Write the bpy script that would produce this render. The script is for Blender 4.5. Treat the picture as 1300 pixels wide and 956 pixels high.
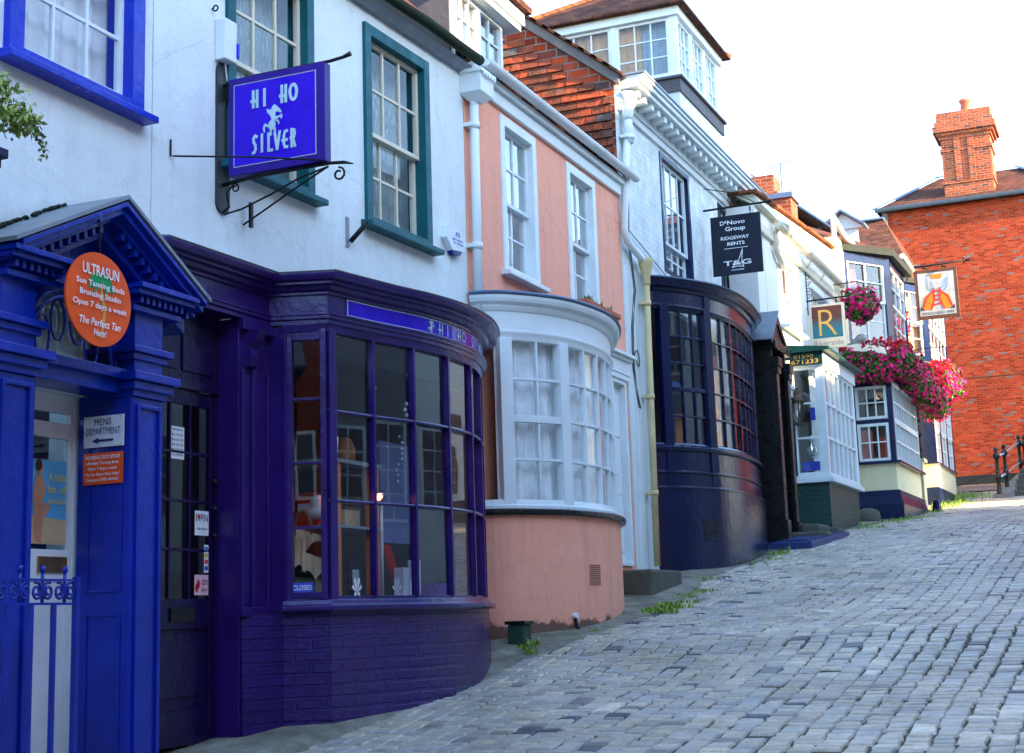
import bpy, math, random
import numpy as np
from mathutils import Vector, Matrix
R = math.radians
random.seed(7); rng = np.random.default_rng(11)
for o in list(bpy.data.objects): bpy.data.objects.remove(o)
sc = bpy.context.scene
COL = sc.collection
# ------------------------------------------------------------------ camera
cam = bpy.data.cameras.new('camera'); camo = bpy.data.objects.new('camera', cam); COL.objects.link(camo)
cam.sensor_width = 36.0; cam.lens = 1899.0/1300*36.0
cam.shift_y = -(478-433)/1300.0
cam.clip_start = 0.05; cam.clip_end = 2000
PIT, ROLL, YAW = R(10.51), R(-1.85), R(22.91)
def _cam():
    cp, sp, cr, sr, c, s_ = math.cos(PIT), math.sin(PIT), math.cos(ROLL), math.sin(ROLL), math.cos(YAW), math.sin(YAW)
    up = Vector((0, -sp, cp)); rt = Vector((1, 0, 0)); fw = Vector((0, cp, sp))
    r2 = rt*cr+up*sr; u2 = up*cr-rt*sr; Z = Matrix.Rotation(YAW, 3, 'Z')
    a, b_, c_ = Z @ r2, Z @ u2, Z @ -fw
    return Matrix(((a.x, b_.x, c_.x), (a.y, b_.y, c_.y), (a.z, b_.z, c_.z)))
camo.rotation_euler = _cam().to_euler()
sc.camera = camo
# ------------------------------------------------------------------ light
SUN_E, SUN_A = 19.0, -10.0          # elevation, and angle from +X towards +Y
w = bpy.data.worlds.new('World'); sc.world = w; w.use_nodes = True
nt = w.node_tree; bg = nt.nodes['Background']
sky = nt.nodes.new('ShaderNodeTexSky'); sky.sky_type = 'NISHITA'; sky.sun_disc = False
sky.sun_elevation = R(SUN_E); sky.sun_rotation = R(90-SUN_A)
sky.air_density = 1.0; sky.dust_density = 0.5; sky.ozone_density = 2.0
nt.links.new(sky.outputs[0], bg.inputs[0]); bg.inputs[1].default_value = 0.15
sd = bpy.data.lights.new('sun', 'SUN'); sd.energy = 3.0; sd.angle = R(0.5); sd.color = (1.0, .74, .45)
so = bpy.data.objects.new('sun', sd); COL.objects.link(so)
sv = Vector((math.cos(R(SUN_E))*math.cos(R(SUN_A)), math.cos(R(SUN_E))*math.sin(R(SUN_A)), math.sin(R(SUN_E))))
so.rotation_euler = sv.to_track_quat('Z', 'Y').to_euler(); so.location = (20, 5, 30)
sc.view_settings.view_transform = 'Standard'; sc.view_settings.look = 'None'
sc.view_settings.exposure = 3.0; sc.view_settings.gamma = 1.0
sc.render.engine = 'CYCLES'
sc.render.resolution_x = 1024; sc.render.resolution_y = 753
sc.cycles.max_bounces = 8; sc.cycles.transparent_max_bounces = 12

# ------------------------------------------------------------------ materials
MATS = {}
def nodes(name):
    m = bpy.data.materials.new(name); m.use_nodes = True
    t = m.node_tree; b = t.nodes['Principled BSDF']; b.inputs['Specular IOR Level'].default_value = .16
    return m, t, b
def ramp(t, fac, stops):
    r = t.nodes.new('ShaderNodeValToRGB'); t.links.new(fac, r.inputs[0])
    e = r.color_ramp.elements
    while len(e) < len(stops): e.new(0.5)
    for i, (p, c) in enumerate(stops):
        e[i].position = p; e[i].color = (*c, 1) if len(c) == 3 else c
    return r.outputs[0]
def noise(t, scale, detail=4, rough=.6, vec=None, dist=0):
    n = t.nodes.new('ShaderNodeTexNoise'); n.inputs['Scale'].default_value = scale
    n.inputs['Detail'].default_value = detail; n.inputs['Roughness'].default_value = rough
    n.inputs['Distortion'].default_value = dist
    if vec is None:
        tc = t.nodes.new('ShaderNodeTexCoord'); vec = tc.outputs['Object']
    t.links.new(vec, n.inputs['Vector'])
    return n.outputs[0]
def mix(t, fac, a, b, kind='MIX'):
    m = t.nodes.new('ShaderNodeMix'); m.data_type = 'RGBA'; m.blend_type = kind
    for sock, v in ((0, fac), (6, a), (7, b)):
        if hasattr(v, 'links') or hasattr(v, 'is_linked'): t.links.new(v, m.inputs[sock])
        elif sock == 0: m.inputs[0].default_value = v
        else: m.inputs[sock].default_value = (*v, 1)
    return m.outputs[2]
def bump(t, b, h, strength, dist=.02, prev=None):
    n = t.nodes.new('ShaderNodeBump'); n.inputs['Strength'].default_value = strength
    n.inputs['Distance'].default_value = dist; t.links.new(h, n.inputs['Height'])
    if prev: t.links.new(prev, n.inputs['Normal'])
    t.links.new(n.outputs[0], b.inputs['Normal']); return n.outputs[0]
def sc3(c, k): return tuple(min(1, v*k) for v in c)
def paint(name, c, rough=.35, wear=.25, bs=.25, coat=0.0, bscale=14, chip=None):
    if name in MATS: return MATS[name]
    m, t, b = nodes(name)
    f = noise(t, 2.2, 5)
    col = ramp(t, f, [(.3, sc3(c, 1-wear)), (.7, sc3(c, 1+wear*.6))])
    if chip:
        n2 = noise(t, 38, 6, .7); f2 = ramp(t, n2, [(.70, (0,0,0)), (.735, (1,1,1))])
        col = mix(t, f2, col, chip)
    t.links.new(col, b.inputs['Base Color'])
    b.inputs['Roughness'].default_value = rough
    rr = noise(t, 9, 4); r2 = ramp(t, rr, [(.3, (rough*.75,)*3), (.7, (min(1, rough*1.35),)*3)])
    t.links.new(r2, b.inputs['Roughness'])
    if coat: b.inputs['Coat Weight'].default_value = 0; b.inputs['Specular IOR Level'].default_value = .16+coat*.6; b.inputs['Coat Roughness'].default_value = .12
    bump(t, b, noise(t, bscale, 6, .65), bs, .02)
    MATS[name] = m; return m
def stucco(name, c, dirt=(.35,.38,.38), amount=.25, bs=.55, streak=True):
    m, t, b = nodes(name)
    tc = t.nodes.new('ShaderNodeTexCoord')
    mp = t.nodes.new('ShaderNodeMapping'); mp.inputs['Scale'].default_value = (3.2, 3.2, .35)
    t.links.new(tc.outputs['Object'], mp.inputs[0])
    st = noise(t, 1.6, 6, .65, mp.outputs[0])
    f1 = ramp(t, st, [(.5, (0,0,0)), (.85, (amount,)*3)])
    col = mix(t, f1, c, dirt)
    f2 = ramp(t, noise(t, 1.3, 6, .7), [(.35, (0,0,0)), (.75, (.10,)*3)])
    col = mix(t, f2, col, sc3(c, .72))
    cr = t.nodes.new('ShaderNodeTexVoronoi'); cr.feature = 'DISTANCE_TO_EDGE'; cr.inputs['Scale'].default_value = .9
    dn = noise(t, 2.5, 5, .7)
    va = t.nodes.new('ShaderNodeVectorMath'); va.operation = 'ADD'
    t.links.new(tc.outputs['Object'], va.inputs[0]); t.links.new(dn, va.inputs[1]); t.links.new(va.outputs[0], cr.inputs['Vector'])
    f3 = ramp(t, cr.outputs[0], [(.0, (.35,)*3), (.006, (0,0,0))])
    col = mix(t, f3, col, sc3(c, .5))
    t.links.new(col, b.inputs['Base Color']); b.inputs['Roughness'].default_value = .8
    p = bump(t, b, noise(t, 3.5, 4, .55), .45, .05)
    bump(t, b, noise(t, 30, 5, .6), bs*.6, .01, p)
    MATS[name] = m; return m
def bricks(name, stops, mortar, bw=.225, bh=.075, ms=.006, rough=.85, bs=.6, vary=.25, painted=None):
    m, t, b = nodes(name)
    uv = t.nodes.new('ShaderNodeUVMap')
    br = t.nodes.new('ShaderNodeTexBrick')
    dn = noise(t, 5.5, 3, .5, uv.outputs[0])
    vm = t.nodes.new('ShaderNodeVectorMath'); vm.operation = 'MULTIPLY_ADD'
    t.links.new(dn, vm.inputs[0]); vm.inputs[1].default_value = (.03,.02,0); t.links.new(uv.outputs[0], vm.inputs[2])
    t.links.new(vm.outputs[0], br.inputs['Vector'])
    br.inputs['Color1'].default_value = (0,0,0,1); br.inputs['Color2'].default_value = (1,1,1,1)
    br.inputs['Mortar'].default_value = (.5,.5,.5,1)
    br.inputs['Scale'].default_value = 1; br.inputs['Mortar Size'].default_value = ms
    br.inputs['Mortar Smooth'].default_value = .3
    br.inputs['Brick Width'].default_value = bw; br.inputs['Row Height'].default_value = bh
    if painted is None:
        c = ramp(t, br.outputs['Color'], stops)
        f = ramp(t, noise(t, 1.1, 6, .7), [(.35, (1-vary,)*3), (.7, (1,1,1))])
        c = mix(t, 1.0, c, f, 'MULTIPLY')
        c = mix(t, br.outputs['Fac'], c, mortar)
    else:
        c = ramp(t, noise(t, 4, 5), [(.3, sc3(painted, .8)), (.7, sc3(painted, 1.2))]); b.inputs['Specular IOR Level'].default_value = .3
    t.links.new(c, b.inputs['Base Color']); b.inputs['Roughness'].default_value = rough
    if painted is None: b.inputs['Specular IOR Level'].default_value = .08
    inv = t.nodes.new('ShaderNodeMath'); inv.operation = 'SUBTRACT'; inv.inputs[0].default_value = 1
    t.links.new(br.outputs['Fac'], inv.inputs[1])
    p = bump(t, b, inv.outputs[0], bs, .02)
    bump(t, b, noise(t, 22, 6, .7), .5, .015 if painted is None else .03, p)
    MATS[name] = m; return m
def plain(name, c, rough=.6, metal=0, bs=0, emit=0):
    if name in MATS: return MATS[name]
    m, t, b = nodes(name)
    f = ramp(t, noise(t, 6, 4), [(.3, sc3(c, .85)), (.7, sc3(c, 1.12))])
    t.links.new(f, b.inputs['Base Color']); b.inputs['Roughness'].default_value = rough
    b.inputs['Metallic'].default_value = metal
    if bs: bump(t, b, noise(t, 25, 4), bs, .01)
    if emit:
        b.inputs['Emission Color'].default_value = (*c, 1); b.inputs['Emission Strength'].default_value = emit
    MATS[name] = m; return m
def glass(name, refl=1.0, tint=(.8,.86,.88), wav=.09):
    m, t, b = nodes(name); t.nodes.remove(b); out = t.nodes['Material Output']
    fr = t.nodes.new('ShaderNodeFresnel'); ge = t.nodes.new('ShaderNodeNewGeometry')
    io = t.nodes.new('ShaderNodeMath'); io.operation = 'MULTIPLY_ADD'; io.inputs[1].default_value = 1/1.55-1.55; io.inputs[2].default_value = 1.55
    t.links.new(ge.outputs['Backfacing'], io.inputs[0]); t.links.new(io.outputs[0], fr.inputs[0])
    mu = t.nodes.new('ShaderNodeMath'); mu.operation = 'MULTIPLY_ADD'; mu.inputs[1].default_value = refl; mu.inputs[2].default_value = .01
    mu.use_clamp = True
    gl = t.nodes.new('ShaderNodeBsdfGlossy'); gl.inputs['Roughness'].default_value = .0
    tr = t.nodes.new('ShaderNodeBsdfTransparent'); tr.inputs[0].default_value = (*tint, 1)
    mx = t.nodes.new('ShaderNodeMixShader')
    n = noise(t, 2.6, 1, .3); bu = t.nodes.new('ShaderNodeBump'); bu.inputs['Strength'].default_value = wav; bu.inputs['Distance'].default_value = .05
    t.links.new(n, bu.inputs['Height']); t.links.new(bu.outputs[0], gl.inputs['Normal']); t.links.new(bu.outputs[0], fr.inputs['Normal'])
    t.links.new(fr.outputs[0], mu.inputs[0]); t.links.new(mu.outputs[0], mx.inputs[0])
    t.links.new(tr.outputs[0], mx.inputs[1]); t.links.new(gl.outputs[0], mx.inputs[2]); t.links.new(mx.outputs[0], out.inputs[0])
    MATS[name] = m; return m
def leafy(name, c1, c2, trans=.25, rough=.5):
    m, t, b = nodes(name)
    oi = t.nodes.new('ShaderNodeAttribute'); oi.attribute_name = 'tint'
    c = ramp(t, oi.outputs['Fac'], [(.0, c1), (1.0, c2)])
    t.links.new(c, b.inputs['Base Color']); b.inputs['Roughness'].default_value = rough
    MATS[name] = m; return m

WHITE = (.80,.80,.78)
stucco('white_render', (.70,.78,.77), (.40,.47,.48), .36)
stucco('white_render_old', (.66,.72,.71), (.28,.32,.31), .7)
stucco('warm_white_render', (.80,.79,.74), (.5,.46,.38), .25)
stucco('pink_render', (.90,.40,.27), (.42,.24,.19), .5)
stucco('grey_render', (.26,.27,.28), (.15,.15,.15), .3)
stucco('cream_render', (.72,.66,.42), (.5,.45,.3), .3)
paint('white_paint', (.70,.77,.77), .38, .1, .12, 0, 14, (.42,.40,.36))
paint('cream_paint', (.68,.64,.50), .4, .12, .15)
paint('blue_paint', (.003,.025,.34), .16, .3, .3, .35, 12, (.09,.13,.42))
paint('blue_frame', (.004,.030,.46), .22, .2, .25, .2)
paint('dark_blue_paint', (.003,.012,.060), .2, .3, .3, .2)
paint('purple_paint', (.024,.008,.12), .13, .3, .35, .5, 11, (.12,.07,.3))
paint('purple_recess_shade', (.010,.004,.045), .16, .3, .3, .4, 11)  # shop purple with the shade of the door recess painted in
paint('navy_paint', (.003,.006,.042), .14, .25, .25, .5, 9)
paint('black_paint', (.012,.012,.012), .28, .2, .2, .3)
paint('teal_paint', (.008,.105,.125), .4, .2, .2, 0, 14, (.10,.22,.24))
paint('green_paint', (.006,.05,.045), .35, .25, .4)
paint('yellow_paint', (.64,.52,.27), .45, .25, .3, 0, 14, (.5,.22,.05))
bricks('purple_brick', None, None, .23, .078, .014, .16, 1.0, painted=(.025,.009,.115))
bricks('green_brick', None, None, .23, .078, .012, .28, .9, painted=(.01,.055,.05))
bricks('white_brick', None, None, .23, .078, .010, .7, .5, painted=(.66,.72,.71))
OR = [(.0,(.20,.020,.010)),(.25,(.28,.032,.013)),(.5,(.34,.044,.018)),(.75,(.39,.062,.026)),(.90,(.24,.030,.015)),(.96,(.17,.11,.10)),(1.,(.14,.13,.15))]
bricks('red_brick', OR, (.21,.072,.036), .20, .066, .008, .9, .4, .34)
bricks('chimney_brick', [(.0,(.30,.06,.025)),(.5,(.50,.12,.05)),(.8,(.38,.09,.05)),(1.,(.10,.07,.06))], (.30,.22,.16), .225, .075, .008, .9, .5, .5)
bricks('tile_brick', [(.0,(.20,.045,.025)),(.35,(.42,.075,.03)),(.6,(.60,.10,.035)),(.8,(.30,.07,.045)),(1.,(.12,.09,.08))], (.22,.20,.17), .27, .105, .012, .9, 1.0, .55)
bricks('roof_tiles', [(.0,(.08,.035,.025)),(.5,(.15,.06,.04)),(.8,(.20,.075,.04)),(1.,(.07,.05,.045))], (.05,.03,.025), .17, .12, .010, .9, 1.0, .4)
bricks('orange_tiles', [(.0,(.30,.09,.04)),(.5,(.45,.14,.05)),(1.,(.25,.10,.06))], (.06,.03,.025), .17, .12, .010, .9, 1.0, .4)
plain('iron', (.015,.017,.018), .45, .2, .4)
plain('iron_plate', (.045,.055,.06), .5, .2, .4)
plain('lead', (.22,.26,.30), .45, .3, .5)
plain('lead_sky_tint', (.12,.18,.29), .45, .2, .4)  # lead with the blue of the reflected sky put into its colour
plain('gutter_grey', (.10,.115,.125), .5)
plain('mossy', (.022,.035,.02), .95, 0, .8)
plain('old_timber', (.035,.03,.025), .8, 0, .5)
plain('slate_grey', (.10,.10,.11), .7, 0, .4)
plain('mortar_fill', (.20,.19,.165), .95, 0, 1.0)
plain('brass', (.55,.36,.12), .35, .9)
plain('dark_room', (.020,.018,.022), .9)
plain('grey_room', (.16,.16,.17), .9)
plain('orange_wood', (.74,.27,.08), .45)
plain('terracotta', (.45,.13,.08), .7, 0, .3)
plain('stone', (.10,.10,.08), .9, 0, 1.0)
plain('concrete', (.17,.17,.155), .9, 0, .8)
plain('steel_rail', (.60,.62,.64), .3, .6)
plain('cable', (.05,.06,.06), .7)
plain('curtain_white', (.84,.87,.88), .9)
plain('curtain_grey', (.42,.46,.50), .9)
plain('curtain_orange', (.85,.42,.16), .9)
plain('curtain_red', (.45,.08,.06), .9)
glass('quiet_glass', .75, (.86,.90,.92), .01)
glass('window_glass', 1.4, (.96,.98,.98), .012)
glass('shop_glass', 1.5, (.80,.84,.86), .008)
glass('wavy_glass', 2.4, (.80,.86,.90), .02)

# lace: a net curtain with a woven floral pattern
m, t, b = nodes('lace')
v = t.nodes.new('ShaderNodeTexVoronoi'); v.inputs['Scale'].default_value = 17
wv = t.nodes.new('ShaderNodeTexWave'); wv.inputs['Scale'].default_value = 7; wv.inputs['Distortion'].default_value = 14; wv.inputs['Detail'].default_value = 3
c = ramp(t, wv.outputs[0], [(.15, (.16,.23,.24)), (.5, (.30,.38,.38)), (.85, (.50,.56,.54))])
c = mix(t, ramp(t, v.outputs[0], [(.2, (0,0,0)), (.5, (.5,.5,.5))]), c, (.22,.30,.31))
t.links.new(c, b.inputs['Base Color']); b.inputs['Roughness'].default_value = .95; MATS['lace'] = m

M = MATS
# ------------------------------------------------------------------ mesh helpers
class Wall:
    """vertical plane: o = distance out of the wall, s = metres along it, z = height"""
    def __init__(s, X0, Y0=0., yaw=0.):
        s.p = np.array([X0, Y0]); s.d = np.array([math.sin(yaw), math.cos(yaw)]); s.n = np.array([math.cos(yaw), -math.sin(yaw)]); s.Y0 = Y0
    def pt(s, o, a, z):
        q = s.p + s.d*(a-s.Y0) + s.n*o
        return (q[0], q[1], z)
class WallY:
    """vertical plane facing -Y at y = Y0: s runs along +X, o = towards -Y"""
    def __init__(s, Y0): s.Y0 = Y0
    def pt(s, o, a, z): return (a, s.Y0-o, z)
class MB:
    def __init__(s): s.v = []; s.f = []; s.uv = []; s.sm = []
    def face(s, pts, uv=None, smooth=False):
        i = len(s.v); s.v += [tuple(map(float, p)) for p in pts]; s.f.append(tuple(range(i, i+len(pts)))); s.uv.append(uv); s.sm.append(smooth)
    def hexa(s, p, skip=()):
        i = len(s.v); s.v += [tuple(map(float, q)) for q in p]
        for k, f in enumerate(((0,3,2,1),(4,5,6,7),(0,1,5,4),(1,2,6,5),(2,3,7,6),(3,0,4,7))):
            if k in skip: continue
            s.f.append(tuple(i+a for a in f)); s.uv.append(None); s.sm.append(False)
    def box(s, F, o0, o1, s0, s1, z0, z1):
        P = F.pt
        s.hexa([P(o0,s0,z0),P(o1,s0,z0),P(o1,s1,z0),P(o0,s1,z0),P(o0,s0,z1),P(o1,s0,z1),P(o1,s1,z1),P(o0,s1,z1)])
        return s
    def wbox(s, x0, x1, y0, y1, z0, z1):
        s.hexa([(x0,y0,z0),(x1,y0,z0),(x1,y1,z0),(x0,y1,z0),(x0,y0,z1),(x1,y0,z1),(x1,y1,z1),(x0,y1,z1)]); return s
    def prism(s, poly, vec):
        a = [Vector(p) for p in poly]; v = Vector(vec); b2 = [p+v for p in a]; n = len(a)
        s.face(a); s.face(b2[::-1])
        for i in range(n):
            j = (i+1) % n; s.face([a[i], b2[i], b2[j], a[j]])
        return s
    def tube(s, path, r, n=8, closed=False, cap=True):
        path = [Vector(p) for p in path]; m = len(path); rings = []
        rr = r if isinstance(r, (list, tuple)) else [r]*m
        up = None
        for k in range(m):
            if closed: d = path[(k+1) % m]-path[k-1]
            else: d = path[min(k+1, m-1)]-path[max(k-1, 0)]
            d.normalize()
            if up is None: up = Vector((0,0,1)) if abs(d.z) < .9 else Vector((1,0,0))
            a = d.cross(up).normalized(); b2 = a.cross(d).normalized(); up = b2
            rings.append([path[k]+(a*math.cos(2*math.pi*i/n)+b2*math.sin(2*math.pi*i/n))*rr[k] for i in range(n)])
        base = len(s.v)
        for rg in rings: s.v += [tuple(p) for p in rg]
        for k in range(m if closed else m-1):
            k2 = (k+1) % m
            for i in range(n):
                j = (i+1) % n
                s.f.append((base+k*n+i, base+k2*n+i, base+k2*n+j, base+k*n+j)); s.uv.append(None); s.sm.append(n > 5)
        if cap and not closed:
            s.f.append(tuple(base+i for i in range(n))); s.uv.append(None); s.sm.append(False)
            s.f.append(tuple(base+(m-1)*n+i for i in range(n))[::-1]); s.uv.append(None); s.sm.append(False)
        return s
    def lathe(s, c, prof, n=16):
        base = len(s.v); c = Vector(c)
        for r, z in prof:
            for i in range(n):
                a = 2*math.pi*i/n; s.v.append((c.x+r*math.cos(a), c.y+r*math.sin(a), c.z+z))
        for k in range(len(prof)-1):
            for i in range(n):
                j = (i+1) % n
                s.f.append((base+k*n+i, base+k*n+j, base+(k+1)*n+j, base+(k+1)*n+i)); s.uv.append(None); s.sm.append(True)
        s.f.append(tuple(base+i for i in range(n))[::-1]); s.uv.append(None); s.sm.append(False)
        s.f.append(tuple(base+(len(prof)-1)*n+i for i in range(n))); s.uv.append(None); s.sm.append(False)
        return s
    def sweep(s, plan, prof, closed=True, smooth=False, zfun=None):
        """plan: list of (x,y); prof: list of (offset out, z); outward = right of travel"""
        P = [np.array(p, float) for p in plan]; n = len(P); nr = []
        for k in range(n):
            def nn(a, b2):
                d = b2-a; d = d/np.linalg.norm(d); return np.array([d[1], -d[0]])
            if k == 0: q = nn(P[0], P[1]); m_ = 1
            elif k == n-1: q = nn(P[-2], P[-1]); m_ = 1
            else:
                a, b2 = nn(P[k-1], P[k]), nn(P[k], P[k+1]); q = a+b2; q = q/np.linalg.norm(q); m_ = 1/max(.5, float(q@a))
            nr.append(q*m_)
        L = [0.]
        for k in range(1, n): L.append(L[-1]+float(np.linalg.norm(P[k]-P[k-1])))
        base = len(s.v); m = len(prof)
        for k in range(n):
            for (o, z) in prof:
                q = P[k]+nr[k]*o; s.v.append((q[0], q[1], z if zfun is None else zfun(k, q, z)))
        pl = [0.]
        for i in range(m): 
            a, b2 = prof[i], prof[(i+1) % m]; pl.append(pl[-1]+math.hypot(a[0]-b2[0], a[1]-b2[1]))
        for k in range(n-1):
            for i in range(m if closed else m-1):
                j = (i+1) % m
                s.f.append((base+k*m+i, base+(k+1)*m+i, base+(k+1)*m+j, base+k*m+j))
                va, vb = prof[i][1], prof[j][1]
                if abs(va-vb) < 1e-4: va, vb = pl[i], pl[i+1]
                s.uv.append([(L[k], va), (L[k+1], va), (L[k+1], vb), (L[k], vb)]); s.sm.append(smooth)
        if closed:
            s.f.append(tuple(base+i for i in range(m))[::-1]); s.uv.append(None); s.sm.append(False)
            s.f.append(tuple(base+(n-1)*m+i for i in range(m))); s.uv.append(None); s.sm.append(False)
        return s
def base_of(p):
    return Vector(p['_b']) if p is not None else Vector((0,0,0))
def obj(name, mb, mat, parent=None, base=None, tint=None, bevel=0, calc=True):
    me = bpy.data.meshes.new(name)
    b0 = base_of(parent) if parent is not None else Vector(base or (0,0,0))
    vs = [(v[0]-b0.x, v[1]-b0.y, v[2]-b0.z) for v in mb.v]
    me.from_pydata(vs, [], mb.f)
    ul = me.uv_layers.new(name='UVMap'); li = 0; data = np.zeros((sum(len(f) for f in mb.f), 2))
    for f, uv in zip(mb.f, mb.uv):
        if uv is None:
            a, b2, c = (Vector(mb.v[f[0]]), Vector(mb.v[f[1]]), Vector(mb.v[f[2]]))
            nrm = (b2-a).cross(c-a)
            if nrm.length > 1e-12: nrm.normalize()
            if abs(nrm.z) > .95:
                for i in f: data[li] = (mb.v[i][0], mb.v[i][1]); li += 1
            else:
                t_ = Vector((-nrm.y, nrm.x, 0)).normalized(); q = nrm.cross(t_)
                if q.z < 0: q = -q
                for i in f:
                    v = Vector(mb.v[i]); data[li] = (v.dot(t_), v.dot(q)); li += 1
        else:
            for u in uv: data[li] = u; li += 1
    ul.data.foreach_set('uv', data.ravel())
    me.polygons.foreach_set('use_smooth', mb.sm)
    if tint is not None:
        at = me.attributes.new('tint', 'FLOAT', 'FACE'); at.data.foreach_set('value', tint)
    me.materials.append(M[mat] if isinstance(mat, str) else mat)
    if calc:
        import bmesh
        bm = bmesh.new(); bm.from_mesh(me); bmesh.ops.recalc_face_normals(bm, faces=bm.faces); bm.to_mesh(me); bm.free()
    me.update()
    o = bpy.data.objects.new(name, me); COL.objects.link(o)
    if parent is not None: o.parent = parent
    else: o.location = b0
    o['_b'] = tuple(b0)
    if bevel:
        md = o.modifiers.new('bevel', 'BEVEL'); md.width = bevel; md.segments = 2; md.limit_method = 'ANGLE'
    return o
def thing(name, label, cat, loc, group=None):
    o = bpy.data.objects.new(name, None); COL.objects.link(o); o.location = loc; o['_b'] = tuple(loc); o.empty_display_size = .1
    o['label'] = label; o['category'] = cat
    if group: o['group'] = group
    return o
def tag(o, label, cat, group=None):
    o['label'] = label; o['category'] = cat
    if group: o['group'] = group
    return o
def struct(name, mb, mat, **k):
    o = obj(name, mb, mat, **k); o['kind'] = 'structure'; return o

# text as flat lettering fitted to a rectangle of a plane
def text_mb(body, F, o, s0, s1, z0, z1, flip=False, thick=.004, shear=0, keep=False, bold=0.0):
    cu = bpy.data.curves.new('t', 'FONT'); cu.body = body; cu.align_x = 'LEFT'; cu.offset = bold; cu.shear = shear
    cu.resolution_u = 3
    ob = bpy.data.objects.new('t', cu); COL.objects.link(ob)
    dg = bpy.context.evaluated_depsgraph_get(); me = bpy.data.meshes.new_from_object(ob.evaluated_get(dg))
    V = np.array([v.co[:] for v in me.vertices]); fs = [tuple(p.vertices) for p in me.polygons]
    bpy.data.objects.remove(ob); bpy.data.meshes.remove(me); bpy.data.curves.remove(cu)
    mn, mx = V.min(0), V.max(0)
    mb = MB(); 
    for p in V:
        u = (p[0]-mn[0])/(mx[0]-mn[0]); q = (p[1]-mn[1])/(mx[1]-mn[1])
        mb.v.append(F.pt(o+thick, s0+(s1-s0)*u, z0+(z1-z0)*q))
    for f in fs: mb.f.append(f); mb.uv.append(None); mb.sm.append(False)
    return mb
def strokes_mb(strokes, F, o, s0, s1, z0, z1, wd, thick=.004):
    """strokes: polylines in unit square"""
    mb = MB(); kk = 0
    for st in strokes:
        wq = wd
        pts = [(s0+(s1-s0)*x, z0+(z1-z0)*y) for x, y in st]
        for k in range(len(pts)-1):
            a, b2 = np.array(pts[k]), np.array(pts[k+1]); d = b2-a; L = np.linalg.norm(d)
            if L < 1e-6: continue
            d /= L; n = np.array([-d[1], d[0]])*wq/2; e = d*wq*.35
            q = [a-e-n, b2+e-n, b2+e+n, a-e+n]
            kk += 1; oo = o+thick+.00025*(kk % 9)
            mb.face([F.pt(oo, p[0], p[1]) for p in q])
    return mb
def blob_mb(polys, F, o, s0, s1, z0, z1, thick=.004):
    mb = MB()
    for pl in polys: mb.face([F.pt(o+thick, s0+(s1-s0)*x, z0+(z1-z0)*y) for x, y in pl])
    return mb
def circ(cx, cy, r, n=20, a0=0, a1=360, ry=None):
    return [(cx+r*math.cos(R(a0+(a1-a0)*i/n)), cy+(ry or r)*math.sin(R(a0+(a1-a0)*i/n))) for i in range(n+1)]

# ------------------------------------------------------------------ ground profile (along the hill)
GK = np.array([(-120,-6),(-40,-4.2),(0,-1.55),(8,-.80),(10.8,-.47),(11.8,-.30),(12.3,-.18),(14.2,.02),(16.1,.27),(17,.40),(20,.74),(22.8,1.08),(24,1.22),(26.2,1.43),(29,1.66),(35,2.22),(38,2.53),(43,3.08),(46,3.42),(60,4.0),(400,7)])
def gz(y): return float(np.interp(y, GK[:,0], GK[:,1]))
def gza(y): return np.interp(y, GK[:,0], GK[:,1])

# ground sheet
ys = list(np.arange(-120, 0, 10))+list(np.arange(0, 50, .5))+list(np.arange(50, 401, 25)); xs = [-400,-100,-20,-6.2,-5.4,-5.0,-4.6,-4.2,-3,0,3,4,6,20,100,400]
g = MB()
for y in ys:
    for x in xs: g.v.append((x, y, gz(y)-.035))
n = len(xs)
for j in range(len(ys)-1):
    for i in range(n-1):
        g.f.append((j*n+i, j*n+i+1, (j+1)*n+i+1, (j+1)*n+i)); g.uv.append(None); g.sm.append(True)
m, t, b = nodes('earth')
c = ramp(t, noise(t, 2.5, 8, .7), [(.3,(.07,.065,.05)),(.5,(.13,.125,.105)),(.7,(.20,.19,.16))]); t.links.new(c, b.inputs['Base Color']); b.inputs['Roughness'].default_value = .95
bump(t, b, noise(t, 14, 8, .7), .7, .03); M['earth'] = m
struct('ground', g, 'earth')
def pav_edge(y):
    return float(np.interp(y, [0,10.6,11.5,12.7,15.3,16.4,17.4,19,21,27,46], [-5.0,-5.0,-4.92,-4.55,-4.58,-4.80,-4.78,-4.66,-4.62,-4.05,-4.0]))+.04*math.sin(y*1.3)+.02*math.sin(y*3.7)
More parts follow.
